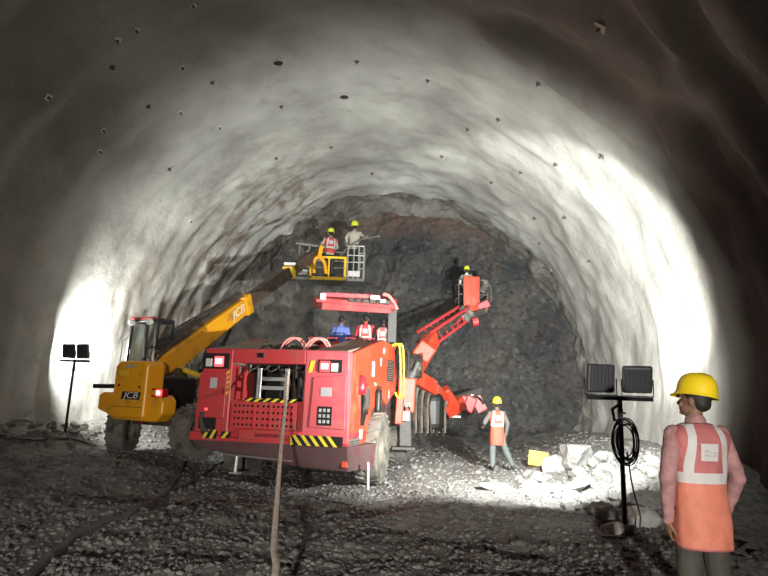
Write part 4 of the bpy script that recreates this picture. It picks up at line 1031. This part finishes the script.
def person(loc, rz, label, group=None, shirt='shirt_grey', trousers='trousers_grey', vest=None, helmet=None, scale=1.0, vox=.011,
           arms=None, legs=None, head=(0, 0, 0), hem=.62, patch=True, lean=0.0, curl=.4):
    t = empty('person', loc, rz, label, 'person', group)
    t.scale = (scale,) * 3; cv = vox if vox < .011 else .016
    sh = {-1: Vector((-.178, -.01, 1.405)), 1: Vector((.178, -.01, 1.405))}
    el = {-1: Vector((-.225, -.035, 1.12)), 1: Vector((.225, -.035, 1.12))}
    wr = {-1: Vector((-.235, .03, .87)), 1: Vector((.235, .03, .87))}
    hp = {-1: Vector((-.09, 0, .92)), 1: Vector((.09, 0, .92))}
    kn = {-1: Vector((-.10, .02, .50)), 1: Vector((.10, .02, .50))}
    an = {-1: Vector((-.11, -.02, .10)), 1: Vector((.11, -.02, .10))}
    for s_, (e, w_) in (arms or {}).items(): el[s_], wr[s_] = Vector(e), Vector(w_)
    for s_, (k_, a_) in (legs or {}).items(): kn[s_], an[s_] = Vector(k_), Vector(a_)
    # --- body: one continuous skin
    b = MB(); loft(b, [(z, rx * .93, ry * .93, cx, cy) for z, rx, ry, cx, cy in TORSO])
    for s_ in (-1, 1):
        cap(b, sh[s_], el[s_], .050, .039); cap(b, el[s_], el[s_].lerp(wr[s_], .35), .039, .040); cap(b, el[s_].lerp(wr[s_], .35), wr[s_], .040, .025)
        d = (wr[s_] - el[s_]).normalized(); hand(b, wr[s_], d, s_ if d.z > -.5 else -s_, Vector((-s_, 0, 0)) if d.z < -.5 else Vector((0, .3, -1)), curl)
        cap(b, hp[s_], kn[s_], .080, .052); cap(b, kn[s_], kn[s_].lerp(an[s_], .3), .050, .052); cap(b, kn[s_].lerp(an[s_], .3), an[s_], .052, .034)
        cap(b, an[s_] - Vector((0, .01, .045)), an[s_] + Vector((s_ * .02, .14, -.065)), .038, .028)
    cap(b, (0, -.015, 1.43), (0, .005, 1.55), .060, .055)
    HQ = Matrix.Rotation(head[0], 3, 'Z') @ Matrix.Rotation(head[1], 3, 'X') @ Matrix.Rotation(head[2], 3, 'Y')
    HC = Vector((0, 0, 1.56))
    def H(x, y, z): return HC + HQ @ (Vector((x, y, z)) - HC)
    ell(b, H(0, .005, 1.650), (.076, .096, .098), 18, 14, HQ)
    ell(b, H(0, .040, 1.590), (.058, .062, .068), q=HQ)           # jaw
    ell(b, H(0, .085, 1.548), (.024, .020, .018), q=HQ)           # chin
    cap(b, H(0, .098, 1.645), H(0, .118, 1.612), .009, .014)      # nose
    for s_ in (-1, 1):
        ell(b, H(s_ * .078, -.005, 1.622), (.009, .020, .032), q=HQ)   # ears
        ell(b, H(s_ * .036, .078, 1.600), (.024, .018, .024), q=HQ)    # cheeks
        cap(b, H(s_ * .012, .099, 1.664), H(s_ * .048, .086, 1.664), .008, .008)   # brow
    cap(b, H(-.018, .098, 1.580), H(.018, .098, 1.580), .007, .007)   # lips
    cap(b, H(-.014, .096, 1.570), H(.014, .096, 1.570), .007, .007)
    body = voxel(b, 'body', 'skin', t, vox * .8, 2)
    m = MB()
    for s_ in (-1, 1): ell(m, H(s_ * .032, .091, 1.645), (.012, .010, .007), 10, 8, HQ)
    m.build('eyes', 'eye_white', body, smooth=True)
    m = MB(); ell(m, H(0, -.008, 1.668), (.083, .100, .094), 18, 14, HQ); ell(m, H(0, -.045, 1.625), (.070, .062, .062), 14, 10, HQ)
    hv = voxel(m, 'hair', 'hair', t, .012, 2)
    # --- clothes
    m = MB(); loft(m, [(z, rx + .014, ry + .014, cx, cy) for z, rx, ry, cx, cy in TORSO])
    for s_ in (-1, 1):
        cap(m, sh[s_], el[s_], .066, .056); cap(m, el[s_], wr[s_], .056, .040)
    cap(m, (0, -.018, 1.44), (0, -.006, 1.495), .068, .066)
    voxel(m, 'shirt', shirt, t, cv, 3, .016 if vox < .009 else .012, 7)
    m = MB(); loft(m, [(.80, .145, .105, 0, 0), (.88, .158, .112, 0, 0), (.98, .165, .116, 0, 0), (1.02, .158, .108, 0, 0)])
    for s_ in (-1, 1):
        cap(m, hp[s_] + Vector((0, 0, -.02)), kn[s_], .100, .076); cap(m, kn[s_], an[s_] + Vector((0, 0, .02)), .076, .066)
    voxel(m, 'trousers', trousers, t, cv, 3, .012)
    for s_ in (-1, 1):
        m = MB(); a_ = an[s_]; cap(m, a_ + Vector((0, -.01, .03)), a_ + Vector((0, -.015, -.03)), .052, .052)
        cap(m, a_ + Vector((0, -.02, -.045)), a_ + Vector((s_ * .02, .15, -.058)), .048, .040)
        m.v = [(x, y, max(z, a_.z - .1)) for x, y, z in m.v]
        voxel(m, 'boot', 'boot_black', t, .011, 2)
    if vest:
        V = [(hem, .182, .142, 0, 0), (hem + .12, .186, .142, 0, 0), (.95, .184, .138, 0, 0), (1.10, .172, .126, 0, 0), (1.25, .190, .136, 0, 0), (1.35, .214, .138, 0, -.01), (1.40, .215, .128, 0, -.012), (1.44, .180, .106, 0, -.012), (1.475, .115, .088, 0, -.01), (1.485, .078, .080, 0, -.008)]
        m = MB(); loft(m, interp(V, .02), 56, False, .07, loc[0])
        o = m.build('safety_vest', vest_mat(vest, hem, patch), t, smooth=True)
        md = o.modifiers.new('thick', 'SOLIDIFY'); md.thickness = .006
        if vox < .009:
            lm = MB()
            for k_, (xa, xb, zz) in enumerate(((-.04, .0, 1.300), (.005, .045, 1.290), (-.035, .04, 1.272))):
                lm.bb(xa, xb, -.148, -.1462, zz - .006, zz + .006)
            lm.build('logo', 'grey_sticker', o)
    if helmet:
        m = MB(); n = 40; vs = []; fs = []
        rows = [(1.09, 1.07, -.012, 1), (1.06, 1.05, -.004, 1), (1.0, 1.0, .006, 0), (.985, .985, .05, 0), (.93, .94, .088, 0), (.81, .83, .122, 0), (.60, .62, .146, 0), (.35, .36, .158, 0), (.02, .02, .162, 0)]
        for sx, sy, z, br in rows:
            for j in range(n):
                a = 2 * math.pi * j / n; x = .113 * sx * math.cos(a); y = .134 * sy * math.sin(a)
                if br and math.sin(a) > .45: y += .035 * (math.sin(a) - .45) / .55; z_ = z - .012 * (math.sin(a) - .45)
                else: z_ = z
                rid = .006 * math.exp(-(math.cos(a) / .12) ** 2) if (not br and z > .04) else 0
                vs.append(H(x, y - .005, 1.675 + z_ + rid))
        for i in range(len(rows) - 1):
            for j in range(n): fs.append((i * n + j, i * n + (j + 1) % n, (i + 1) * n + (j + 1) % n, (i + 1) * n + j))
        fs.append(tuple((len(rows) - 1) * n + j for j in range(n)))
        m.add(vs, fs); hh = m.build('hard_hat', helmet, t, smooth=True)
        md = hh.modifiers.new('thick', 'SOLIDIFY'); md.thickness = .004; md.offset = 1
        md = hh.modifiers.new('sub', 'SUBSURF'); md.levels = 1; md.render_levels = 2
        MB().tube([H(.108 * math.cos(a), .129 * math.sin(a) - .004, 1.672) for a in [2 * math.pi * k / 24 for k in range(25)]], .005, 6).build('head_band', 'black_paint', hh)
    return t
VORG = ('vest_worn', 'vest_faded', 'vest_silver', 'vest_silver')
p = at(697, 450, 4.05); gnd = onfloor(p.x, p.y)
near_floor = gnd.z
person(gnd + Vector((0, 0, .0)), R(5), 'worker in a yellow hard hat and orange vest standing close by at the right', shirt='shirt_pink', trousers='trousers_olive', vest=VORG, helmet='helmet_yellow',
       scale=(at(697, 373, 4.05).z - gnd.z) / 1.835, vox=.0075, head=(R(32), R(4), R(9)), hem=.66,
       arms={-1: ((-.262, -.06, 1.11), (-.225, .03, .83)), 1: ((.262, -.03, 1.12), (.235, .08, .88))}, legs={-1: ((-.10, .02, .50), (-.12, -.02, .10)), 1: ((.11, .03, .50), (.13, .0, .10))}, curl=.3)
p = at(497, 450, 13.6); gnd = onfloor(p.x, p.y)
person(gnd, R(4), 'worker in an orange vest and grey trousers standing near the rock face', shirt='shirt_grey', trousers='trousers_grey', vest=('vest_far', 'vest_far', 'vest_silver', 'vest_silver'), helmet='helmet_lime',
       scale=(at(497, 396.5, 13.6).z - gnd.z) / 1.835, hem=.62, vox=.010,
       arms={-1: ((-.31, .03, 1.17), (-.30, .20, 1.10)), 1: ((.27, -.02, 1.15), (.25, .07, .88))}, legs={-1: ((-.11, .02, .50), (-.12, -.02, .10)), 1: ((.22, .02, .52), (.42, .06, .12))})
# riders on the telehandler platform
p = at(330, 250, 20.85); fzz = fz + .02
person((p.x, 20.85, fzz), R(20), 'worker in a pink and white vest and lime hard hat on the yellow platform', shirt='shirt_beige', trousers='trousers_dark', vest=('vest_red', 'vest_red', 'vest_silver', 'vest_silver'), helmet='helmet_lime',
       scale=(at(330, 228, 20.85).z - fzz) / 1.835, hem=.95, arms={-1: ((-.28, .12, 1.22), (-.2, .38, 1.2)), 1: ((.28, .1, 1.2), (.22, .35, 1.15))})
p = at(354, 250, 20.85)
MB().bb(p.x - .25, p.x + .25, 20.6, 21.1, fz + .02, fz + .22).build('platform_step', 'grey_steel', T, world=True)
person((p.x, 20.85, fz + .22), R(-12), 'worker in a beige shirt and lime hard hat reaching up on the grey railed platform', shirt='shirt_beige', trousers='trousers_dark', helmet='helmet_lime',
       scale=(at(357, 221, 20.85).z - fz - .22) / 1.835, head=(0, R(12), 0), arms={-1: ((-.30, .08, 1.3), (-.28, .22, 1.02)), 1: ((.24, .25, 1.34), (.32, .46, 1.45))})
# man in the basket
p = at(467, 290, by + .4); fb = fl.z + .03
person((p.x, by + .5, fb), R(-5), 'worker with a pale hard hat in the raised orange basket', shirt='vest_silver', trousers='trousers_dark', helmet='helmet_lime',
       scale=(at(467, 266, by + .5).z - fb) / 1.835, arms={-1: ((-.28, .05, 1.18), (-.2, .25, 1.1)), 1: ((.28, .05, 1.18), (.2, .25, 1.1))})
# three on the jumbo's deck
dz = -.2 + 2.19
for px, pt, yy, lb, kw in ((341, 316, 15.0, 'bareheaded person in a blue shirt on the drilling rig deck', dict(shirt='shirt_blue', trousers='trousers_dark')),
                           (365.5, 314, 15.0, 'bareheaded person in a red and white vest in the middle of the rig deck', dict(shirt='vest_red', trousers='trousers_dark', vest=('vest_red', 'vest_red', 'vest_silver', 'vest_silver'), hem=.9)),
                           (383.5, 317.5, 14.75, 'bareheaded person in a dark shirt beside the canopy post', dict(shirt='shirt_dark', trousers='trousers_dark', vest=('vest_pink', 'vest_pink', 'vest_silver', 'vest_pink'), hem=.9))):
    p = at(px, 330, yy)
    person((p.x, yy, dz), R(random.uniform(-25, 25)), lb, scale=(at(px, pt, yy).z - dz) / 1.762, arms={-1: ((-.25, .08, 1.15), (-.2, .25, 1.05)), 1: ((.25, .08, 1.15), (.2, .25, 1.05))}, **kw)
# ================================================================== cables, rope, coil
c = PR + Vector((0, -.05, 0)); hh = 2.06 - PR.z
m = MB()
for k in range(9):
    rr = .09 + .07 * abs(math.sin(k * 1.7)); rz = .24 + .05 * math.cos(k * 1.7); ox = .02 * math.sin(k * 3.3)
    ang = R(-12 + 14 * math.sin(k * 1.3))
    pts = [Vector((ox + rr * math.cos(a) * math.cos(ang), .05 * math.sin(k) - .06 + rr * math.cos(a) * math.sin(ang), rz * math.sin(a))) for a in [2 * math.pi * j / 28 for j in range(29)]]
    m.tube([PR + Vector((0.03, 0, 1.13)) + q for q in pts], .0085, 6)
m.tube([PR + Vector(q) for q in ((0, -.05, 1.6), (-.12, -.05, 1.52), (-.10, -.06, 1.38), (-.02, -.06, 1.4))], .02, 6)
m.tube(spline([PR + Vector(q) for q in ((.05, -.04, 1.0), (.10, -.03, .6), (.2, .02, .25), (.22, .05, .06), (.5, .1, .04))], 8), .010, 6)
tag(m.build('cable_coil', 'hose_rubber'), 'coil of black power cable hung on the pole of the tall floodlight stand', 'cable')
rope = [at(288, 372, 11.0), at(285.5, 405, 9.9), at(281, 450, 8.2), at(277, 500, 6.4)]
pts = [Vector(q) for q in rope]
e1 = at(274, 545, 5.0); e2 = at(272, 590, 3.9)
e1.z = max(e1.z, gz(e1.x, e1.y) + .03); e2.z = max(e2.z, gz(e2.x, e2.y) + .03)
pts += [e1, e2, Vector((-.62, 2.0, gz(-.62, 2.0) + .03)), Vector((-.5, .3, gz(-.5, .3) + .03))]
tag(MB().tube(spline(pts, 8), .027, 8).build('rope', 'pale_wood'), 'pale dusty rope running from the back of the red rig towards the camera', 'rope')
def ground_line(name, pxs, r, label, material='hose_rubber', cat='hose'):
    pp = [G(*q) for q in pxs]; pts = spline(pp, 8); pts = [Vector((q.x, q.y, gz(q.x, q.y) + r * .7)) for q in pts]
    return tag(MB().tube(pts, r, 8).build(name, material), label, cat)
mat('hose_dusty', (.085, .078, .07), .75, var=.3, vscale=5)
ground_line('water_hose', [(20, 590), (48, 560), (75, 538), (100, 526), (130, 515), (152, 505), (170, 490), (181, 472), (187, 455), (191, 446)], .045, 'thick dusty grey hose snaking over the muck from bottom left to the red rig', 'hose_dusty')
ground_line('cable', [(104, 524), (130, 514), (165, 497), (190, 485), (208, 472), (224, 462)], .028, 'black cable lying beside the thick grey hose, ending under the red rig', 'hose_rubber', 'cable')
ground_line('cable', [(560, 452), (566, 470), (572, 484), (583, 498)], .012, 'thin dark cable draped over the pale rubble', 'hose_rubber', 'cable')
ground_line('cable', [(0, 437), (40, 441), (70, 440), (92, 446)], .03, 'dark cable lying below the dark heap by the left wall', 'hose_rubber', 'cable')
ground_line('cable', [(280, 500), (310, 497), (345, 505), (380, 512)], .014, 'thin black cable crossing the floor to the right of the rope', 'hose_rubber', 'cable')

# ================================================================== yellow crate
mat('crate_yellow', (.45, .30, .06), .6, dirt=(.45, .36, .18), dirt_amt=.4, dscale=6)
cp = at(537.5, 458, 14.2); g0 = gz(cp.x, cp.y)
cr = empty('crate', (cp.x, cp.y, g0 + .02), R(-14), 'yellow slatted crate lying on the rubble beside the rock face', 'crate')
cr.rotation_euler = (R(-18), R(7), R(-14))
W_, H_, D_ = .46, .34, .34
m = MB()
m.bb(-W_ / 2, W_ / 2, 0, D_, 0, .02).bb(-W_ / 2, -W_ / 2 + .02, 0, D_, 0, H_).bb(W_ / 2 - .02, W_ / 2, 0, D_, 0, H_).bb(-W_ / 2, W_ / 2, D_ - .02, D_, 0, H_)
m.bb(-W_ / 2, W_ / 2, .01, .025, 0.02, H_ - .02)
m.build('crate_shell', 'crate_yellow', cr)
m = MB()
for k in range(5): m.bb(-W_ / 2, W_ / 2, -.015, .01, .005 + k * .079, .035 + k * .079)
for k in range(7): m.bb(-W_ / 2 + k * .072, -W_ / 2 + .022 + k * .072, -.013, .008, 0, H_)
m.build('crate_ribs', 'crate_yellow', cr)

# ================================================================== rock bolts and drain holes in the lining
def TUN(px, py):
    d = ray(px, py); t = 6.0
    while t < 34:
        q = CAM + d * t; v = q - C0; s_ = v.dot(AX); u = v.dot(RX); h = q.z - TZ; ph = math.atan2(h, u)
        if ph < -1.2: ph += 2 * math.pi
        w_ = tun(s_, ph) - C0
        if u * u + h * h >= w_.dot(RX) ** 2 + (w_.z + C0.z - TZ) ** 2: break
        t += .03
    nrm = -(RX * math.cos(ph) + Vector((0, 0, math.sin(ph)))); return CAM + d * t, nrm
mat('bolt_steel', (.16, .145, .13), .5, .4)
mat('bolt_pale', (.75, .73, .69), .6)
mat('hole_dark', (.02, .02, .02), .8)
mat('halo_pale', (.42, .41, .38), .9)
def plate(px, py, size, mt, label, group=None, name='rock_bolt', rot=.6):
    q, n = TUN(px, py); o = empty(name, q, 0, label, 'rock bolt' if name == 'rock_bolt' else 'drain pipe', group)
    o.rotation_euler = (n.to_track_quat('Z', 'Y') @ Quaternion((0, 0, 1), rot)).to_euler()
    if name == 'rock_bolt':
        MB().box((0, 0, .012), (size, size, .02)).build('plate', mt, o, bevel=.004)
        MB().lathe([(.001, .09), (.018, .09), (.018, .05), (.032, .05), (.032, .022), (.001, .022)], (0, 0, 0), 'Z', 6).build('nut', 'bolt_steel', o)
    else:
        MB().lathe([(size * .42, .0), (size * .5, .0), (size * .5, .05), (size * .42, .05), (size * .42, .0)], (0, 0, 0), 'Z', 24).build('pipe_rim', 'halo_pale', o)
        MB().lathe([(.001, .015), (size * .42, .015)], (0, 0, 0), 'Z', 24).build('pipe_mouth', 'hole_dark', o)
    return o
plate(117, 40, .16, 'bolt_pale', 'bright white square bolt plate on the dim upper left lining')
plate(48, 97, .14, 'bolt_pale', 'dull pale bolt plate on the far left lining above a long streak', rot=.2)
plate(600, 28, .20, 'bolt_pale', 'white square bolt plate with dark nut at the dark upper right', rot=.2)
plate(344, 96, .30, 'bolt_steel', 'dark round drain pipe mouth in the middle of the crown', name='drain_pipe')
plate(278, 62, .28, 'bolt_steel', 'round drain pipe mouth with a pale collar, left of the crown', name='drain_pipe')
for i, (px, py) in enumerate([(99, 151), (148, 106), (136, 30), (182, 67), (212, 82), (180, 112), (219, 127), (169, 169), (190, 221), (103, 130), (112, 67), (193, 5)]):
    plate(px, py, .11, ('bolt_pale', 'bolt_steel')[i % 3 == 1], 'small bolt plate among those dotting the dim left side of the lining', 'small bolt plates on the left lining', rot=i)
for i, (px, py) in enumerate([(281, 106), (276, 158), (331, 147), (372, 173), (357, 61), (428, 80), (468, 129), (442, 156), (521, 172), (492, 182)]):
    plate(px, py, .10, 'bolt_steel', 'small dark bolt plate among those dotting the lit crown', 'small bolt plates on the crown', rot=i)
for i, (px, py) in enumerate([(539, 83), (499, 119), (602, 156), (556, 164), (535, 218), (565, 217), (540, 243), (590, 261)]):
    plate(px, py, .11, 'bolt_steel', 'small dark bolt plate among those dotting the bright right side of the lining', 'small bolt plates on the right lining', rot=i)

# ================================================================== loose rocks
def rock_mesh(name, seed, material, sub=2, flat=.7):
    bm = bmesh.new(); bmesh.ops.create_icosphere(bm, subdivisions=sub, radius=1)
    rnd = random.Random(seed); cuts = []
    for _ in range(9):
        v = Vector((rnd.uniform(-1, 1), rnd.uniform(-1, 1), rnd.uniform(-1, 1))).normalized(); cuts.append((v, rnd.uniform(.5, .85)))
    ax = (rnd.uniform(.8, 1.3), rnd.uniform(.7, 1.0), rnd.uniform(.5, .8) * flat / .7)
    for v in bm.verts:
        for n_, d_ in cuts:
            k = v.co.dot(n_)
            if k > d_: v.co -= n_ * (k - d_)
        v.co += v.co.normalized() * .16 * noise.noise(v.co * 2.2 + Vector((seed, 0, 0)))
        v.co = Vector((v.co.x * ax[0], v.co.y * ax[1], v.co.z * ax[2]))
    me = bpy.data.meshes.new(name); bm.to_mesh(me); bm.free(); me.materials.append(M[material]); return me
mat('stand_rock', (.46, .44, .41), .9, var=.2, vscale=4, bump=.6, bscale=14)
mat('pale_rock', (.27, .264, .25), .9, var=.22, vscale=3, bump=.6, bscale=8)
PALE = [rock_mesh('rock', i, 'pale_rock', 3) for i in range(6)]
MUCK = [rock_mesh('rock', 20 + i, 'muck_rock', 2) for i in range(6)]
DARK = [rock_mesh('rock', 40 + i, 'dark_rock', 3) for i in range(4)]
BOUL = [rock_mesh('rock', 64 + i, 'stand_rock', 3) for i in range(3)]
protos = {}
def rock(me, x, y, size, label, group=None, name='rock', tilt=None, sink=.25, sc=None):
    if me.name not in protos:
        o = bpy.data.objects.new(name, me); protos[me.name] = o
    else: o = protos[me.name].copy(); o.name = name
    C.objects.link(o)
    s_ = size / 2; o.scale = (s_, s_, s_) if sc is None else (s_ * sc[0], s_ * sc[1], s_ * sc[2])
    o.location = (x, y, gz(x, y) + s_ * (.45 - sink) * (1 if sc is None else sc[2]))
    o.rotation_euler = tilt or (random.uniform(-.4, .4), random.uniform(-.4, .4), random.uniform(0, 6.28))
    for k in ('label', 'category', 'group'):
        if k in o: del o[k]
    return tag(o, label, 'rock', group)
def rock_px(me, px, py, wpx, label, **k):
    q = G(px, py); return rock(me, q.x, q.y, wpx / 580 * q.y, label, **k)
rock_px(BOUL[0], 606, 523, 34, 'grey angular rock sitting on the foot of the tall floodlight stand', name='boulder', sink=-.1)
rock_px(BOUL[1], 640, 524, 44, 'large dark boulder just right of the foot of the tall floodlight stand', name='boulder')
rock_px(BOUL[2], 622, 534, 34, 'rounded dark boulder in front of the foot of the tall floodlight stand', name='boulder')
rock_px(PALE[0], 577, 466, 44, 'largest pale boulder, top of the rubble beside the yellow crate', name='boulder', sink=.0)
rock_px(PALE[1], 601, 464, 22, 'pale upright rock against the wall right of the largest pale boulder', name='boulder', sink=-.1)
rock_px(PALE[2], 549, 494, 40, 'long flat pale slab lying in front of the rubble pile', name='slab', tilt=(.1, -.1, .3), sc=(1.2, .8, .5))
rock_px(PALE[3], 501, 490, 34, 'low flat pale slab behind the bright gravel, left of the rubble pile', name='slab', tilt=(.05, .1, .2), sc=(1.2, .8, .5))
rock_px(PALE[4], 555, 470, 30, 'pale tilted block between the yellow crate and the largest boulder', name='boulder')
rock_px(PALE[5], 580, 488, 42, 'broad pale block in the middle of the rubble pile', name='boulder', sc=(1.2, .8, .6))
rock_px(PALE[1], 650, 505, 34, 'pale boulder at the wall foot beside the near worker', name='boulder')
rnd = random.Random(5)
def inside(q, lim=6.5):
    u = (Vector((q.x, q.y, 0)) - C0).dot(RX); return abs(u) < lim
n = 0
while n < 90:
    px, py = rnd.uniform(515, 668), rnd.uniform(455, 515)
    if py < 462 + max(0, 560 - px) * .35 or (px < 560 and py > 500): continue
    q = G(px, py)
    if not inside(q): continue
    if px < 575: lb, gr = 'broken pale rock in the rubble below the yellow crate', 'pale rubble below the yellow crate'
    elif px < 622: lb, gr = 'broken pale rock in the rubble left of the floodlight pole', 'pale rubble left of the floodlight pole'
    else: lb, gr = 'broken pale rock in the rubble between the floodlight pole and the near worker', 'pale rubble right of the floodlight pole'
    rock_px(rnd.choice(PALE), px, py, rnd.choice((7, 9, 12, 15, 19)), lb, group=gr); n += 1
for k in range(30):
    px, py = rnd.uniform(385, 600), rnd.uniform(452, 520)
    rock_px(rnd.choice(PALE), px, py, rnd.uniform(4, 8), 'small pale rock on the brightly lit floor right of the red rig', group='small pale rocks on the lit floor')
for k in range(12):
    px, py = rnd.uniform(118, 190), rnd.uniform(434, 446)
    rock_px(rnd.choice(PALE), px, py, rnd.uniform(3, 6), 'small pale rock behind the wheels of the yellow handler', group='small pale rocks by the yellow handler')
n = 0
while n < 112:
    px, py = rnd.uniform(0, 660), 455 + 120 * rnd.random() ** .8
    if px > 385 and py < 530: continue
    if 190 < px < 385 and py < 478: continue
    q = G(px, py)
    if not inside(q): continue
    hosex = 190 - (py - 446) * 1.15 if py < 505 else 152 - (py - 505) * 1.5
    if px < hosex: lb, gr = 'dark grey rock on the floor left of the thick grey hose', 'dark rocks left of the thick hose'
    elif px < 280: lb, gr = 'dark grey rock on the floor between the thick hose and the rope', 'dark rocks between hose and rope'
    elif px < 430: lb, gr = 'dark grey rock on the near floor just right of the rope', 'dark rocks right of the rope'
    else: lb, gr = 'dark grey rock on the near floor before the tall floodlight stand', 'dark rocks before the tall floodlight'
    rock_px(rnd.choice(MUCK), px, py, rnd.uniform(3.5, 6.5) * (1 + (py - 450) / 130), lb, group=gr); n += 1
n = 0
while n < 22:
    px, py = rnd.uniform(0, 110), rnd.uniform(424, 446); q = G(px, py)
    if not inside(q, 7.0): continue
    rock_px(rnd.choice(MUCK), px, py, rnd.uniform(6, 15), 'dark rock in the heap below the small floodlight', group='dark rocks of the left heap'); n += 1
n = 0
while n < 16:
    px, py = rnd.uniform(712, 768), rnd.uniform(490, 576); q = G(px, py)
    if not inside(q, 6.2): continue
    rock_px(rnd.choice(DARK), px, py, rnd.uniform(10, 26), 'dark rock in the shadow behind the near worker', group='dark rocks at the lower right'); n += 1

# gravel: beyond counting
def gravel(name, N, material, region, smin, smax, label, seed):
    rnd = random.Random(seed); bm = bmesh.new(); bmesh.ops.create_icosphere(bm, subdivisions=1, radius=1)
    bm.verts.ensure_lookup_table(); bvs = np.array([v.co[:] for v in bm.verts]); bfs = np.array([[v.index for v in f.verts] for f in bm.faces]); bm.free()
    nv = len(bvs); V = np.zeros((N * nv, 3)); F = np.zeros((N * len(bfs), 3), int); r2 = np.random.RandomState(seed)
    for k in range(N):
        x, y = region(rnd); d = max(2.5, y)
        s_ = (smin + (smax - smin) * rnd.random() ** 3) * (.45 + .075 * d)
        a = rnd.uniform(0, 6.28); ca, sa = math.cos(a), math.sin(a)
        q = bvs * (1 + .6 * (r2.rand(nv, 1) - .5)) * np.array([s_ * rnd.uniform(.8, 1.3), s_ * rnd.uniform(.6, 1), s_ * rnd.uniform(.4, .8)])
        tx = rnd.uniform(-.6, .6); cx, sx = math.cos(tx), math.sin(tx)
        q = q @ np.array([[1, 0, 0], [0, cx, sx], [0, -sx, cx]]) @ np.array([[ca, sa, 0], [-sa, ca, 0], [0, 0, 1]])
        V[k * nv:(k + 1) * nv] = q + np.array([x, y, gz(x, y) + s_ * .15]); F[k * len(bfs):(k + 1) * len(bfs)] = bfs + k * nv
    me = bpy.data.meshes.new(name); me.vertices.add(len(V)); me.vertices.foreach_set('co', V.ravel()); me.loops.add(F.size); me.loops.foreach_set('vertex_index', F.ravel())
    me.polygons.add(len(F)); me.polygons.foreach_set('loop_start', np.arange(0, F.size, 3)); me.polygons.foreach_set('loop_total', np.full(len(F), 3)); me.update(); me.validate()
    o = link(name, me, material); return tag(o, label, 'gravel', kind='stuff')
def reg_all(rnd):
    while True:
        y = 2.2 * (22 / 2.2) ** (rnd.random() ** .9); x = rnd.uniform(-.75, .75) * y
        cx = (C0 + AX * (y - 22)).x
        if cx - 7.2 < x < cx + 6.8: return x, y
def reg_near(rnd):
    while True:
        y = 2.6 + 9 * rnd.random() ** 1.2; x = rnd.uniform(-.75, .75) * y
        if (x > .1 and y > 7.3) : continue
        cx = (C0 + AX * (y - 22)).x
        if cx - 7.2 < x < cx + 6.8: return x, y
gravel('broken_stone', 3500, 'muck_floor', reg_near, .02, .06, 'coarser dark broken stone scattered over the near muck', 11)
gravel('gravel', 26000, 'muck_floor', reg_all, .012, .042, 'loose broken gravel and muck strewn over the whole tunnel floor', 3)
bpy.data.scenes.remove(_TS)
